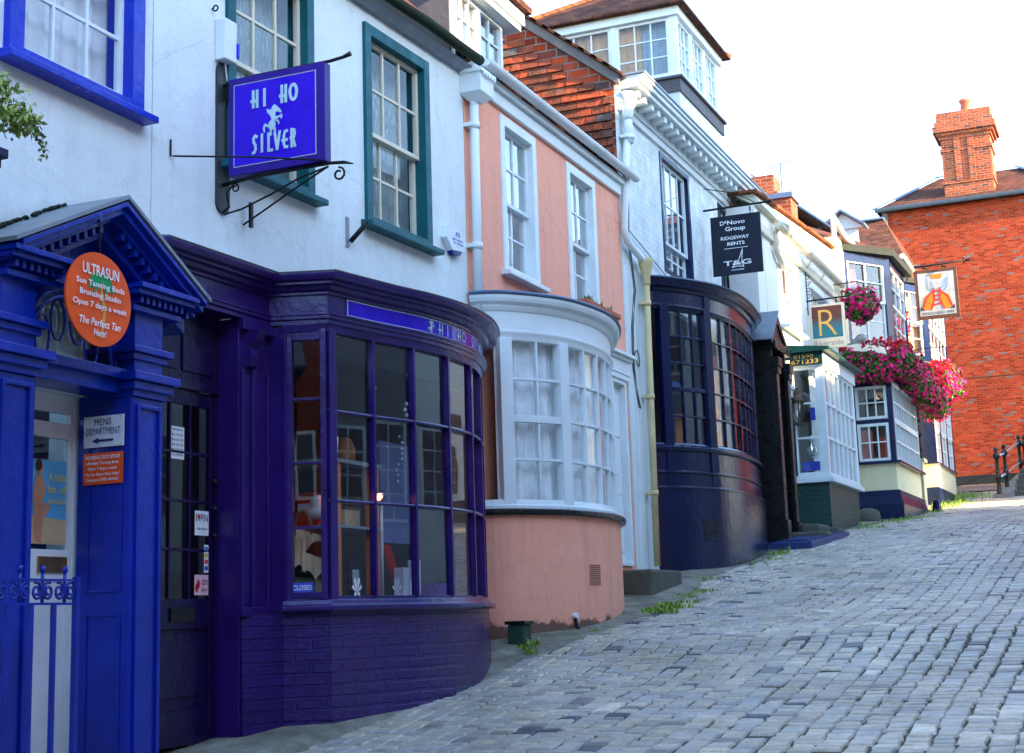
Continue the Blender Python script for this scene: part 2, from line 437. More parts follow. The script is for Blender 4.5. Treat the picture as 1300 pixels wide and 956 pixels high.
# setts
def setts():
    x0, x1, y0, y1 = -5.16, 4.0, 3.5, 45.4
    V = []; Fc = []; T = []
    x = x0; ci = 0
    cols = []
    while x < x1:
        wdt = .138+.028*rng.random(); cols.append((x, wdt)); x += wdt
    prof = [(0,-.05),(0,-.012),(.010,0.0)]
    for (xc, wc) in cols:
        y = y0+rng.random()*.15; ph = rng.random()*6
        while y < y1:
            L = (.085+.050*rng.random()) if rng.random() < .8 else (.15+.07*rng.random())
            if y > 30: L *= 1.3
            small = ((xc+1.9)/1.1)**2+((y-15.6)/2.6)**2 < 1
            if small: L = .075+.03*rng.random()
            wig = .035*math.sin(y*.55+xc*.4)+.012*math.sin(y*1.3+xc*2)
            if xc < pav_edge(y)-.16+.06*math.sin(y*2.1)+.07*rng.random(): y += L; continue
            if rng.random() < .006: y += L; continue
            cx, cy = xc+wc/2+wig, y+L/2
            gp = .005+.005*rng.random() if cy > 8 else .012
            hx, hy = wc/2-gp*.8+.004*rng.normal(), L/2-gp*.95
            zz = gz(cy); sl = (gz(cy+.3)-gz(cy-.3))/.6
            tx, ty = .014*rng.normal(), .016*rng.normal(); h = .0022*rng.normal()
            i = len(V)
            cr = [(-hx,-hy),(hx,-hy),(hx,hy),(-hx,hy)]
            cr = [(a+.007*rng.normal(), c_+.005*rng.normal()) for a, c_ in cr]
            for ins, dz in ((0,-.05),(0,-.011),(.009,.001)):
                for a, c_ in cr:
                    a2 = a-math.copysign(ins, a); c2 = c_-math.copysign(ins, c_)
                    V.append((cx+a2, cy+c2, zz+sl*c2+tx*a2+ty*c2+h+dz))
            for k in range(4):
                j = (k+1) % 4
                Fc.append((i+k, i+j, i+4+j, i+4+k)); Fc.append((i+4+k, i+4+j, i+8+j, i+8+k))
            Fc.append((i+8, i+9, i+10, i+11))
            base = .5+.14*math.sin(cx*1.3+cy*.35)+.10*math.sin(cy*.9-cx)
            tt = min(1, max(0, base*.6+.2+.19*rng.normal()))
            if rng.random() < .010: tt = .02
            T += [tt]*9
            y += L
    me = bpy.data.meshes.new('cobbled_road'); me.from_pydata(V, [], Fc)
    at = me.attributes.new('tint', 'FLOAT', 'FACE'); at.data.foreach_set('value', T)
    sm = [False]*len(Fc); me.polygons.foreach_set('use_smooth', sm)
    m, t, b = nodes('setts')
    a = t.nodes.new('ShaderNodeAttribute'); a.attribute_name = 'tint'
    c = ramp(t, a.outputs['Fac'], [(.0,(.07,.085,.12)),(.06,(.22,.22,.21)),(.2,(.43,.40,.34)),(.35,(.51,.50,.46)),(.5,(.64,.57,.43)),(.65,(.49,.465,.39)),(.8,(.74,.64,.47)),(1.,(.84,.77,.61))])
    c = mix(t, 1.0, c, ramp(t, noise(t, 16, 6, .7), [(.3,(.62,.62,.62)),(.62,(1,1,1))]), 'MULTIPLY')
    c = mix(t, 1.0, c, ramp(t, noise(t, .7, 7, .7), [(.35,(.62,.60,.56)),(.6,(1,1,1))]), 'MULTIPLY')
    t.links.new(c, b.inputs['Base Color']); b.inputs['Roughness'].default_value = .42; b.inputs['Specular IOR Level'].default_value = .5
    t.links.new(ramp(t, noise(t, 7, 4), [(.3,(.30,)*3),(.7,(.55,)*3)]), b.inputs['Roughness'])
    bump(t, b, noise(t, 40, 6, .7), .6, .012)
    me.materials.append(m); o = bpy.data.objects.new('cobbled_road', me); COL.objects.link(o); o['kind'] = 'structure'
setts()
# joint filling between the setts
jf = MB()
yy = np.arange(3, 46.01, .25)
for k in range(len(yy)-1):
    a, b_ = yy[k], yy[k+1]
    jf.face([(-5.1, a, gz(a)-.014), (4.1, a, gz(a)-.014), (4.1, b_, gz(b_)-.014), (-5.1, b_, gz(b_)-.014)])
m, t, b = nodes('joint_grit')
c = ramp(t, noise(t, 9, 8, .7), [(.3,(.05,.048,.04)),(.55,(.095,.09,.075)),(.7,(.15,.14,.12))])
c = mix(t, ramp(t, noise(t, .8, 5), [(.6,(0,0,0)),(.75,(.7,.7,.7))]), c, (.04,.075,.02))
t.links.new(c, b.inputs['Base Color']); b.inputs['Roughness'].default_value = .95; bump(t, b, noise(t, 60, 5), .6, .01); M['joint_grit'] = m
struct('road_bed', jf, 'joint_grit')
# narrow rough pavement along the house fronts
pv = MB()
for k in range(len(yy)-1):
    a, b_ = yy[k], yy[k+1]
    ex = lambda y: pav_edge(y)+.05
    up = lambda y: .055 if y < 20 else .03
    for xa, xb, za, zb_ in ((-6.2,-5.15,0,0),(-5.15,None,0,-.058 if a < 20 else -.04)):
        A = ex(a) if xb is None else xb; B_ = ex(b_) if xb is None else xb
        da = zb_; 
        pv.face([(xa,a,gz(a)+up(a)+za),(A,a,gz(a)+up(a)+da),(B_,b_,gz(b_)+up(b_)+da),(xa,b_,gz(b_)+up(b_)+za)], None, True)
m, t, b = nodes('rough_pavement')
c = ramp(t, noise(t, 3, 8, .72), [(.3,(.09,.085,.06)),(.5,(.21,.195,.15)),(.7,(.33,.31,.25))])
c = mix(t, ramp(t, noise(t, 1.4, 6, .7), [(.52,(0,0,0)),(.68,(.75,.75,.75))]), c, (.07,.10,.045))
t.links.new(c, b.inputs['Base Color']); b.inputs['Roughness'].default_value = .92; bump(t, b, noise(t, 11, 8, .7), .9, .03); M['rough_pavement'] = m
struct('pavement', pv, 'rough_pavement')

# ------------------------------------------------------------------ building helpers
def wall_holes(F, s0, s1, z0, z1, holes, th=.3, o=0.):
    mb = MB(); S = sorted({s0, s1, *[h[0] for h in holes], *[h[1] for h in holes]}); Z = sorted({z0, z1, *[h[2] for h in holes], *[h[3] for h in holes]})
    S = [q for q in S if s0 <= q <= s1]; Z = [q for q in Z if z0 <= q <= z1]
    for i in range(len(S)-1):
        j = 0
        while j < len(Z)-1:
            def solid(jj):
                cs, cz = (S[i]+S[i+1])/2, (Z[jj]+Z[jj+1])/2
                return not any(h[0] < cs < h[1] and h[2] < cz < h[3] for h in holes)
            if not solid(j): j += 1; continue
            k = j
            while k+1 < len(Z)-1 and solid(k+1): k += 1
            mb.box(F, o-th, o, S[i], S[i+1], Z[j], Z[k+1]); j = k+1
    return mb
def curtain(F, o, s0, s1, z0, z1, folds=8, amp=.025, mat='curtain_white', parent=None, name='curtain', tilt=0):
    mb = MB(); n = folds*6; ph = random.random()*6
    for i in range(n+1):
        u = i/n; sx = s0+(s1-s0)*u; off = amp*(math.sin(u*folds*6.283+ph)+.4*math.sin(u*folds*14+ph*2))
        mb.v.append(F.pt(o+off, sx+tilt*(1-0), z0)); mb.v.append(F.pt(o+off*.6, sx, z1))
    for i in range(n):
        mb.f.append((2*i, 2*i+2, 2*i+3, 2*i+1)); mb.uv.append(None); mb.sm.append(True)
    return obj(name, mb, mat, parent)
def bars(mb, F, o0, o1, s0, s1, z0, z1, cols, rows, w_=.022):
    for i in range(1, cols):
        c = s0+(s1-s0)*i/cols; mb.box(F, o0, o1, c-w_/2, c+w_/2, z0, z1)
    for j in range(1, rows):
        c = z0+(z1-z0)*j/rows; mb.box(F, o0+.002, o1-.002, s0, s1, c-w_/2, c+w_/2)
def ring(mb, F, o0, o1, s0, s1, z0, z1, w_, wb=None):
    wb = wb or w_
    mb.box(F, o0, o1, s0, s0+w_, z0, z1); mb.box(F, o0, o1, s1-w_, s1, z0, z1)
    mb.box(F, o0, o1-.001, s0+w_, s1-w_, z1-w_, z1); mb.box(F, o0, o1-.001, s0+w_, s1-w_, z0, z0+wb)
def sash_window(F, s0, s1, z0, z1, bld, frame='white_paint', sash='white_paint', cols=3, rt=2, rb=2, fw=.08, fo=.02, rec=.05, gl='window_glass', sill=True, sm=None, cur='curtain_white', folds=9, meet=None, sillo=.09, openb=0):
    """outer frame s0..s1,z0..z1"""
    fr = MB(); ring(fr, F, -.16, fo, s0, s1, z0, z1, fw, .05)
    w_ = obj('window', fr, frame, bld, bevel=.004)
    a, b_, c, d = s0+fw, s1-fw, z0+.05, z1-fw; mid = meet if meet else (c+d)/2
    sb = MB()
    ring(sb, F, -.075-rec, -.03-rec, a, b_, c+openb, mid+.02+openb*0, .035, .05)
    bars(sb, F, -.065-rec, -.038-rec, a+.035, b_-.035, c+.05+openb, mid, cols, rb)
    ring(sb, F, -.035-rec+.006, .01-rec, a, b_, mid-.02, d, .035)
    bars(sb, F, -.022-rec, .002-rec, a+.035, b_-.035, mid+.015, d-.035, cols, rt)
    obj('sash', sb, sash, w_)
    g_ = MB(); g_.face([F.pt(-.052-rec, a, c), F.pt(-.052-rec, b_, c), F.pt(-.052-rec, b_, mid), F.pt(-.052-rec, a, mid)])
    g_.face([F.pt(-.012-rec, a, mid), F.pt(-.012-rec, b_, mid), F.pt(-.012-rec, b_, d), F.pt(-.012-rec, a, d)])
    obj('pane', g_, gl, w_)
    if sill:
        sl = MB(); P = F.pt; e = .06
        sl.hexa([P(-.05,s0-e,z0-.065),P(sillo,s0-e,z0-.065),P(sillo,s1+e,z0-.065),P(-.05,s1+e,z0-.065),P(-.05,s0-e,z0+.005),P(sillo,s0-e,z0-.02),P(sillo,s1+e,z0-.02),P(-.05,s1+e,z0+.005)])
        obj('sill', sl, sm or frame, w_, bevel=.006)
    if cur: curtain(F, -.2-rec, a-.02, b_+.02, c-.02, d+.02, folds, .018, cur, w_)
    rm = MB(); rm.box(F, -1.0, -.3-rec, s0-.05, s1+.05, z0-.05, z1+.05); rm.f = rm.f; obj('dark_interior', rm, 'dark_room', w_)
    return w_
def downpipe(name, label, path, r, hopper, mat, group=None):
    t_ = thing(name, label, 'drainpipe', path[-1], group)
    obj('pipe', MB().tube(path, r, 10), mat, t_)
    if hopper is not None:
        c, kind = hopper
        if kind == 'round': obj('hopper', MB().lathe(c, [(r*1.1,-.30),(r*1.3,-.26),(r*1.25,-.2),(r*2.1,-.08),(r*2.4,-.02),(r*2.5,.02),(r*2.3,.03)], 14), mat, t_)
        else:
            h = MB(); x, y, z = c
            h.wbox(x-.11, x+.11, y-.15, y+.15, z-.13, z+.05); h.wbox(x-.12, x+.13, y-.17, y+.17, z+.05, z+.085)
            for k in range(5): h.wbox(x+.13, x+.14, y-.13+.06*k, y-.10+.06*k, z+.02, z+.05)
            h.hexa([(x-.05,y-.05,z-.2),(x+.05,y-.05,z-.2),(x+.05,y+.05,z-.2),(x-.05,y+.05,z-.2),(x-.11,y-.15,z-.13),(x+.11,y-.15,z-.13),(x+.11,y+.15,z-.13),(x-.11,y+.15,z-.13)])
            obj('hopper', h, mat, t_)
    for k in range(1, len(path)-1) if len(path) > 2 else []: pass
    a, b_ = Vector(path[-2]), Vector(path[-1]); L = (a-b_).length
    for q in np.arange(.3, L, 1.15):
        cl = MB(); p = a+(b_-a)*(q/L); cl.tube([p-Vector((0,0,.03)), p+Vector((0,0,.03))], r*1.25, 10)
        cl.wbox(p.x-.08, p.x-.0, p.y-r*1.7, p.y+r*1.7, p.z-.018, p.z+.018)
        obj('collar', cl, mat, t_)
    return t_
def superplan(X0, y0, y1, prot, n=26, e=2.3, a0=0, a1=1):
    c = (y0+y1)/2; h = (y1-y0)/2; pts = []
    for i in range(n+1):
        th = math.pi*(1-i/n); cx = math.cos(th); u = math.copysign(abs(cx)**(2/e), cx); v_ = max(0, math.sin(th))**(2/e)
        pts.append((X0+prot*v_, c+h*u))
    return pts
def plan_len(P):
    L = [0]
    for k in range(1, len(P)): L.append(L[-1]+math.dist(P[k], P[k-1]))
    return L
def at_y(P, y, L=None):
    for k in range(len(P)-1):
        if P[k][1] <= y <= P[k+1][1] and P[k+1][1] > P[k][1]:
            u = (y-P[k][1])/(P[k+1][1]-P[k][1]); return (P[k][0]+u*(P[k+1][0]-P[k][0]), y)
    return P[-1]
def sub_plan(P, ya, yb, nmin=2):
    out = [at_y(P, ya)]+[p for p in P if ya+.02 < p[1] < yb-.02]+[at_y(P, yb)]
    return out
def offs(P, d):
    out = []
    for k in range(len(P)):
        a = np.array(P[max(k-1, 0)]); b_ = np.array(P[min(k+1, len(P)-1)]); t_ = (b_-a)/np.linalg.norm(b_-a)
        out.append((P[k][0]+t_[1]*d, P[k][1]-t_[0]*d))
    return out
def vbar(mb, P, y, z0, z1, w_, o0, o1):
    """a vertical bar standing on the plan curve at station y"""
    a = np.array(at_y(P, y-.02)); b_ = np.array(at_y(P, y+.02)); c = (a+b_)/2; t_ = (b_-a)/np.linalg.norm(b_-a); n_ = np.array([t_[1], -t_[0]])
    q = [c-t_*w_/2+n_*o0, c-t_*w_/2+n_*o1, c+t_*w_/2+n_*o1, c+t_*w_/2+n_*o0]
    mb.hexa([(p[0], p[1], z0) for p in q]+[(p[0], p[1], z1) for p in q])
# ================================================================== A: tanning salon, blue portico
FA = Wall(-5.70)
A = thing('shop_building', 'white rendered shop at far left with bright blue pedimented portico and blue framed window', 'shop', (-5.7, 6.0, -.9))
obj('wall', wall_holes(FA, 3.0, 7.62, -1.4, 7.2, [(6.22,7.07,-1.4,1.37),(6.27,7.46,3.26,4.95)], .3), 'white_render', A)
wA = sash_window(FA, 6.25, 7.48, 3.24, 4.95, A, 'blue_frame', 'white_paint', cols=3, rt=2, rb=2, fw=.12, fo=.05, rec=.0, sillo=.12, folds=7, gl='quiet_glass')
PX0 = .35      # portico projection
po = MB()
for sa, sb_ in ((5.93,6.22),(7.05,7.34)):
    po.box(FA, 0.001, PX0-.03, sa, sb_, -1.3, 1.34)
    for q in (sa+.03, sb_-.055): po.box(FA, PX0-.03, PX0-.012, q, q+.025, -.7, 1.30)
    po.box(FA, PX0-.03, PX0-.012, sa+.055, sb_-.055, 1.275, 1.30); po.box(FA, 0.001, PX0, sa-.02, sb_+.02, -1.3, -.72)
    for k, (dz, e) in enumerate(((1.34,.02),(1.38,.045),(1.43,.075))): po.box(FA, 0.001, PX0-.03+e, sa-e, sb_+e, dz, dz+.05)
    po.box(FA, 0.001, PX0-.03, sa+.01, sb_-.01, 1.48, 1.86)
    for k, (dz, e) in enumerate(((1.56,.02),(1.60,.045))): po.box(FA, 0.001, PX0-.03+e, sa-e, sb_+e, dz, dz+.04)
po.box(FA, .02, PX0-.10, 6.22, 7.05, 1.36, 1.50); po.box(FA, .02, PX0-.06, 6.22, 7.05, 1.44, 1.50)
# reveal linings and ceiling of the recess
po.box(FA, -.06, PX0-.035, 7.040, 7.06, -1.3, 1.36); po.box(FA, -.06, PX0-.035, 6.21, 6.23, -1.3, 1.36)
for (a, b_) in ((-.68,.10),(.22,1.24)):      # panel mouldings of the reveal
    for q0, q1, z0, z1 in ((.02,.035,a,b_),(.25,.265,a,b_),(.035,.25,a,a+.015),(.035,.25,b_-.015,b_)):
        po.box(FA, q0, q1, 7.030, 7.040, z0, z1)
pob = obj('portico', po, 'blue_paint', A, bevel=.006)
pm = MB(); P = FA.pt
ap = (6.77, 2.42); lf = (5.92, 2.01); rg = (7.56, 1.98)
def rake(mb, a, b_, o0, o1, t0, t1):
    d = np.array([b_[0]-a[0], b_[1]-a[1]]); 
    q = [(a[0], a[1]-t0), (b_[0], b_[1]-t0), (b_[0], b_[1]-t1), (a[0], a[1]-t1)]
    mb.hexa([P(o0, *q[3]), P(o1, *q[3]), P(o1, *q[2]), P(o0, *q[2]), P(o0, *q[0]), P(o1, *q[0]), P(o1, *q[1]), P(o0, *q[1])])
for e in (lf, rg):
    rake(pm, e, ap, .0, PX0+.13, 0, .03); rake(pm, e, ap, .0, PX0+.10, .031, .07); rake(pm, e, ap, .0, PX0+.04, .071, .10)
    rake(pm, e, ap, .0, PX0-.04, .101, .19)
    for k in range(1, 12):
        u = k/12.5; c = (e[0]+(ap[0]-e[0])*u, e[1]+(ap[1]-e[1])*u)
        pm.box(FA, PX0-.04, PX0+.03, c[0]-.015, c[0]+.015, c[1]-.145, c[1]-.10)
for sa, sb_ in ((5.88,6.42),(6.93,7.50)):
    pm.box(FA, 0.001, PX0+.02, sa+.05, sb_-.05, 1.84, 1.875); pm.box(FA, 0.001, PX0+.09, sa+.01, sb_-.01, 1.925, 1.955); pm.box(FA, 0.001, PX0+.12, sa, sb_, 1.955, 1.985)
    k = sa+.07
    while k < sb_-.08: pm.box(FA, 0, PX0+.055, k, k+.028, 1.882, 1.922); k += .056
# tympanum with the arched fanlight opening
ty0 = PX0-.16; cyc, czc, ra = 6.645, 1.50, .40
N = 18
for k in range(N):
    a0, a1 = math.pi*k/N, math.pi*(k+1)/N
    p0 = (cyc-ra*math.cos(a0), czc+ra*math.sin(a0)); p1 = (cyc-ra*math.cos(a1), czc+ra*math.sin(a1))
    top = lambda y: (lf[1]+(ap[1]-lf[1])*(y-lf[0])/(ap[0]-lf[0]) if y < ap[0] else rg[1]+(ap[1]-rg[1])*(rg[0]-y)/(rg[0]-ap[0]))-.12
    pm.hexa([P(ty0-.05,*p0),P(ty0,*p0),P(ty0,*p1),P(ty0-.05,*p1),P(ty0-.05,p0[0],top(p0[0])),P(ty0,p0[0],top(p0[0])),P(ty0,p1[0],top(p1[0])),P(ty0-.05,p1[0],top(p1[0]))])
for (ya, yb) in ((6.0,cyc-ra),(cyc+ra,7.5)):
    pm.hexa([P(ty0-.05,ya,1.5),P(ty0,ya,1.5),P(ty0,yb,1.5),P(ty0-.05,yb,1.5),P(ty0-.05,ya,top(ya)),P(ty0,ya,top(ya)),P(ty0,yb,top(yb)),P(ty0-.05,yb,top(yb))])
for rr_, w_ in ((.41,.016),(.365,.012),(.37,.01)):
    pm.tube([P(ty0+.005, cyc-rr_*math.cos(math.pi*k/20), czc+rr_*math.sin(math.pi*k/20)) for k in range(21)], w_, 6)
for k in (3, 7, 11, 15): # looped glazing bars
    a0 = math.pi*k/18; c = (cyc-.24*math.cos(a0), czc+.24*math.sin(a0))
    pm.tube([P(ty0-.02, c[0]+.06*math.cos(q*.6283)*1.0, c[1]+.12*math.sin(q*.6283)) for q in range(10)], .008, 6, closed=True)
obj('pediment', pm, 'blue_paint', pob, bevel=.003)
fg = MB(); fg.face([P(ty0-.04, cyc-.4*math.cos(math.pi*k/20), czc+.4*math.sin(math.pi*k/20)) for k in range(21)]); obj('fanlight', fg, 'shop_glass', pob)
rf = MB(); rake(rf, (lf[0]-.06, lf[1]-.02), (ap[0], ap[1]+.012), -.0, PX0+.14, -.025, -.001); rake(rf, (rg[0]+.03, rg[1]-.005), (ap[0], ap[1]+.012), -.0, PX0+.14, -.025, -.001)
obj('porch_roof', rf, 'lead', pob)
mo = MB()
for k in range(150):
    u = random.random()**.8; y_ = lf[0]-.05+u*(ap[0]-lf[0]); z_ = lf[1]+u*(ap[1]-lf[1])+.028
    x_ = random.uniform(.0, .07)+.02*math.sin(u*20); r_ = random.uniform(.005, .016); c = P(x_, y_, z_); mo.lathe(c, [(r_, -.01), (r_*.8, .004), (r_*.3, .008)], 5)
obj('moss', mo, 'mossy', pob)
# white entrance door
d = MB(); DF = Wall(-5.78)
ring(d, DF, -.05, 0, 6.20, 7.09, -.95, 1.37, .06)
for s0, s1, z0, z1 in ((6.26,6.66,-.9,1.32),(7.0,7.03,-.9,1.32),(6.66,7.0,-.9,-.75),(6.66,7.0,.30,.47),(6.66,7.0,1.11,1.20),(6.66,7.0,1.26,1.32)): d.box(DF, -.045, -.004, s0, s1, z0, z1)
d.box(DF, -.045, -.02, 6.66, 7.0, -.75, .30)
dr = obj('door', d, 'white_paint', A, bevel=.004)
dg = MB(); dg.box(DF, -.03, -.026, 6.66, 7.0, .47, 1.11); dg.box(DF, -.03, -.026, 6.66, 7.0, 1.20, 1.26); obj('glass', dg, 'shop_glass', dr)
lb = MB(); ring(lb, DF, -.02, .008, 6.74, 6.98, .34, .43, .018); lb.box(DF, -.02, .002, 6.758, 6.962, .358, .412); obj('letterbox', lb, 'brass', dr)
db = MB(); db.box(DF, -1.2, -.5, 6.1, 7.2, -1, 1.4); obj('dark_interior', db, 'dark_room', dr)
nb = MB()   # neighbouring shopfront cornice, cut by the left edge of the view
for o1, z0, z1 in ((.40,2.18,2.24),(.46,2.24,2.31),(.54,2.31,2.36),(.57,2.36,2.41)): nb.box(FA, 0.001, o1, 3.2, 5.36+.02+o1*.55, z0, z1)
nb.box(FA, 0.001, .36, 3.2, 5.52, .9, 2.18)
obj('shopfront_cornice', nb, 'dark_blue_paint', A, bevel=.006)
# poster in the door
pt = thing('poster', 'sun tanning poster with a figure on a blue beach behind the white door glass', 'poster', (-5.79,6.83,.5))
PF = Wall(-5.802)
q = MB(); q.box(PF, 0, .002, 6.69, 6.99, .50, .98); obj('sheet', q, plain('poster_sea', (.10,.38,.62), .5), pt)
q = MB(); q.face([PF.pt(.004,*p) for p in ((6.69,.50),(6.99,.50),(6.99,.64),(6.69,.66))]); obj('beach', q, plain('poster_sand', (.55,.40,.22), .5), pt)
q = blob_mb([[(.12,.04),(.30,.0),(.36,.30),(.55,.42),(.50,.50),(.32,.47),(.42,.66),(.30,.80),(.14,.82),(.06,.60)], circ(.25,.89,.08)], PF, .004, 6.69, 6.99, .5, .98, .002); obj('figure', q, plain('poster_skin', (.50,.24,.14), .5), pt)
q = blob_mb([circ(.20,.93,.09,14,0,360,.07)], PF, .008, 6.69, 6.99, .5, .98, .001); obj('hair', q, plain('poster_hair', (.06,.03,.02), .5), pt)
for i, (tx, z_) in enumerate((('A little', .86), ('bit of', .79), ('paradise', .72))): obj('lettering', text_mb(tx, PF, .006, 6.83, 6.98, z_, z_+.045), plain('poster_yellow', (.75,.60,.10), .5), pt)
# round sign
rs = thing('hanging_sign', 'round orange tanning salon sign with palm tree hanging in the blue pediment', 'sign', (-5.2,6.53,1.55))
SF = Wall(-5.23); SC, SZ, SR = 6.53, 1.80, .262
q = MB(); q.prism([SF.pt(0, SC+SR*1.06*math.cos(R(k*9)), SZ+SR*math.sin(R(k*9))) for k in range(40)], (.012,0,0)); obj('board', q, plain('sign_orange', (.82,.095,.012), .35), rs, bevel=.002)
q = MB()
q.tube([SF.pt(.006,SC,SZ+SR), SF.pt(.006,SC+.005,SZ+SR+.16), SF.pt(-.02,SC+.02,SZ+SR+.2)], .006, 6); q.tube([SF.pt(.006,SC,SZ-SR), SF.pt(.006,SC,SZ-SR-.05)], .004, 6)
for k in range(7): q.lathe(SF.pt(.006,SC+.002*k*.4,SZ+SR+.01+.023*k), [(.003,-.006),(.010,0),(.003,.006)], 6)
obj('chain', q, 'iron', rs)
sw = plain('sign_white', (.82,.84,.84), .5)
for tx, z_, h_, hw in (('ULTRASUN',1.925,.062,.155),('Sun Tanning Beds',1.853,.042,.205),('Bronzing Studio',1.795,.042,.175),('Open 7 days a week',1.735,.042,.23),('The Perfect Tan',1.645,.042,.175),('Here!',1.592,.038,.055)):
    obj('lettering', text_mb(tx, SF, .018, SC-hw, SC+hw, z_, z_+h_, shear=.25 if 'T' == tx[0] or 'H' == tx[0] else 0, bold=.012), sw, rs)
q = MB(); tr = [(.02,1.585),(.035,1.66),(.045,1.74),(.03,1.80),(.015,1.86),(.01,1.915)]
for k in range(len(tr)-1): q.face([SF.pt(.0140, SC+tr[k][0]-.012, tr[k][1]), SF.pt(.0140, SC+tr[k][0]+.012, tr[k][1]), SF.pt(.0140, SC+tr[k+1][0]+.010, tr[k+1][1]), SF.pt(.0140, SC+tr[k+1][0]-.010, tr[k+1][1])])
obj('palm_trunk', q, plain('palm_brown', (.62,.36,.08), .6), rs)
q = MB()
for ia, a in enumerate((15, 50, 130, 165, 200, -20, 235, -60)):
    c0 = (SC+.01, 1.915); pts = []
    for u in (0,.35,.7,1): pts.append((c0[0]+math.cos(R(a))*.115*u, c0[1]+math.sin(R(a))*.06*u-.045*u*u))
    for k in range(3):
        w0, w1 = (.010,.030,.024,.002)[k], (.010,.030,.024,.002)[k+1]
        q.face([SF.pt(.0152+.0003*ia, pts[k][0], pts[k][1]-w0), SF.pt(.0152+.0003*ia, pts[k+1][0], pts[k+1][1]-w1), SF.pt(.0152+.0003*ia, pts[k+1][0], pts[k+1][1]+w1), SF.pt(.0152+.0003*ia, pts[k][0], pts[k][1]+w0)])
obj('palm_leaves', q, plain('palm_green', (.015,.30,.09), .6), rs)
# two plates on the reveal
RV = WallY(7.029)
t1 = thing('wall_sign', 'white mens department plate with left arrow on the blue doorway reveal', 'sign', (-5.56,7.03,1.05))
obj('plate', MB().box(RV, 0, .008, -5.705, -5.42, 1.055, 1.238), plain('plate_white', (.66,.70,.73), .4), t1, bevel=.002)
pb = plain('plate_blue', (.02,.03,.12), .5)
obj('lettering', text_mb('MENS', RV, .008, -5.625, -5.505, 1.182, 1.222), pb, t1); obj('lettering', text_mb('DEPARTMENT', RV, .008, -5.685, -5.44, 1.128, 1.168), pb, t1)
obj('arrow', blob_mb([[(0,.5),(.3,1),(.3,.68),(1,.68),(1,.32),(.3,.32),(.3,0)]], RV, .008, -5.64, -5.49, 1.075, 1.112), pb, t1)
obj('screw', MB().lathe(RV.pt(.012,-5.69,1.225), [(.004,-.003),(.004,.003)], 6).lathe(RV.pt(.012,-5.435,1.225), [(.004,-.003),(.004,.003)], 6).lathe(RV.pt(.012,-5.69,1.07), [(.004,-.003),(.004,.003)], 6).lathe(RV.pt(.012,-5.435,1.07), [(.004,-.003),(.004,.003)], 6), 'brass', t1)
t2 = thing('wall_sign', 'small orange opening hours plate below the white plate on the blue reveal', 'sign', (-5.56,7.03,.84))
obj('plate', MB().box(RV, 0, .006, -5.705, -5.425, .84, 1.022), 'dark_room', t2).data.materials[0] = plain('sign_orange', (.82,.095,.012))
for tx, z_, a, b_ in (('WONDERFUL STUDIO UPSTAIRS',.985,-5.69,-5.44),('Ultrafast Tanning Beds',.950,-5.68,-5.45),('Open 7 days a week',.918,-5.67,-5.46),('"Our Sun Always Shines Bright"',.885,-5.69,-5.44),('Outpost 01983 641063',.853,-5.68,-5.45)):
    obj('lettering', text_mb(tx, RV, .006, a, b_, z_, z_+.022, bold=.01), sw, t2)
# iron railing
ir = thing('railing', 'blue wrought iron railing with scrolls in front of the white door', 'railing', (-5.1,5.9,-1.0))
q = MB(); XR = -5.08
for z_ in (.145, .262): q.wbox(XR-.008, XR+.008, 5.2, 6.235, z_-.006, z_+.006)
y_ = 6.215
while y_ > 5.2: q.wbox(XR-.011, XR+.011, y_-.011, y_+.011, -1.15, .145); y_ -= .165
q.wbox(XR-.014, XR+.014, 6.205, 6.235, -1.15, .28)
obj('bars', q, 'blue_paint', ir)
q = MB(); y_ = 6.13
while y_ > 5.25:
    for sg in (1, -1):
        pts = []
        for j in range(18):
            r_ = .040*(1-j/24); a = R(110-j*34); pts.append((XR, y_+sg*(.041-r_*math.cos(a)*-1.0*0-.0)+sg*r_*math.cos(a)*-1, .205+r_*math.sin(a)*1.15))
        q.tube(pts, .0075, 6)
    q.tube([(XR, y_, .15), (XR, y_, .315)], .009, 6); q.tube([(XR, y_, .30), (XR, y_, .33)], .014, 6); y_ -= .165
obj('scrollwork', q, 'blue_paint', ir)
# ================================================================== B: purple silver shop
yB = R(2.5); FB = Wall(-5.5, 12.08, yB)
B = thing('shop_building', 'white house with purple curved shopfront, teal sash windows and brick painted base', 'shop', (-5.6, 10.0, -.6))
obj('wall', wall_holes(FB, 7.62, 12.03, 2.30, 5.05, [(8.40,9.48,3.2,4.86),(10.26,11.33,3.2,4.86)], .3), 'white_render', B)
for s0, s1 in ((8.40,9.48),(10.26,11.33)):
    sash_window(FB, s0-.01, s1+.01, 3.18, 4.87, B, 'teal_paint', 'cream_paint', cols=3, rt=2, rb=2, fw=.095, fo=.03, rec=.05, cur='lace', folds=5, sillo=.11, meet=3.97, gl='quiet_glass')
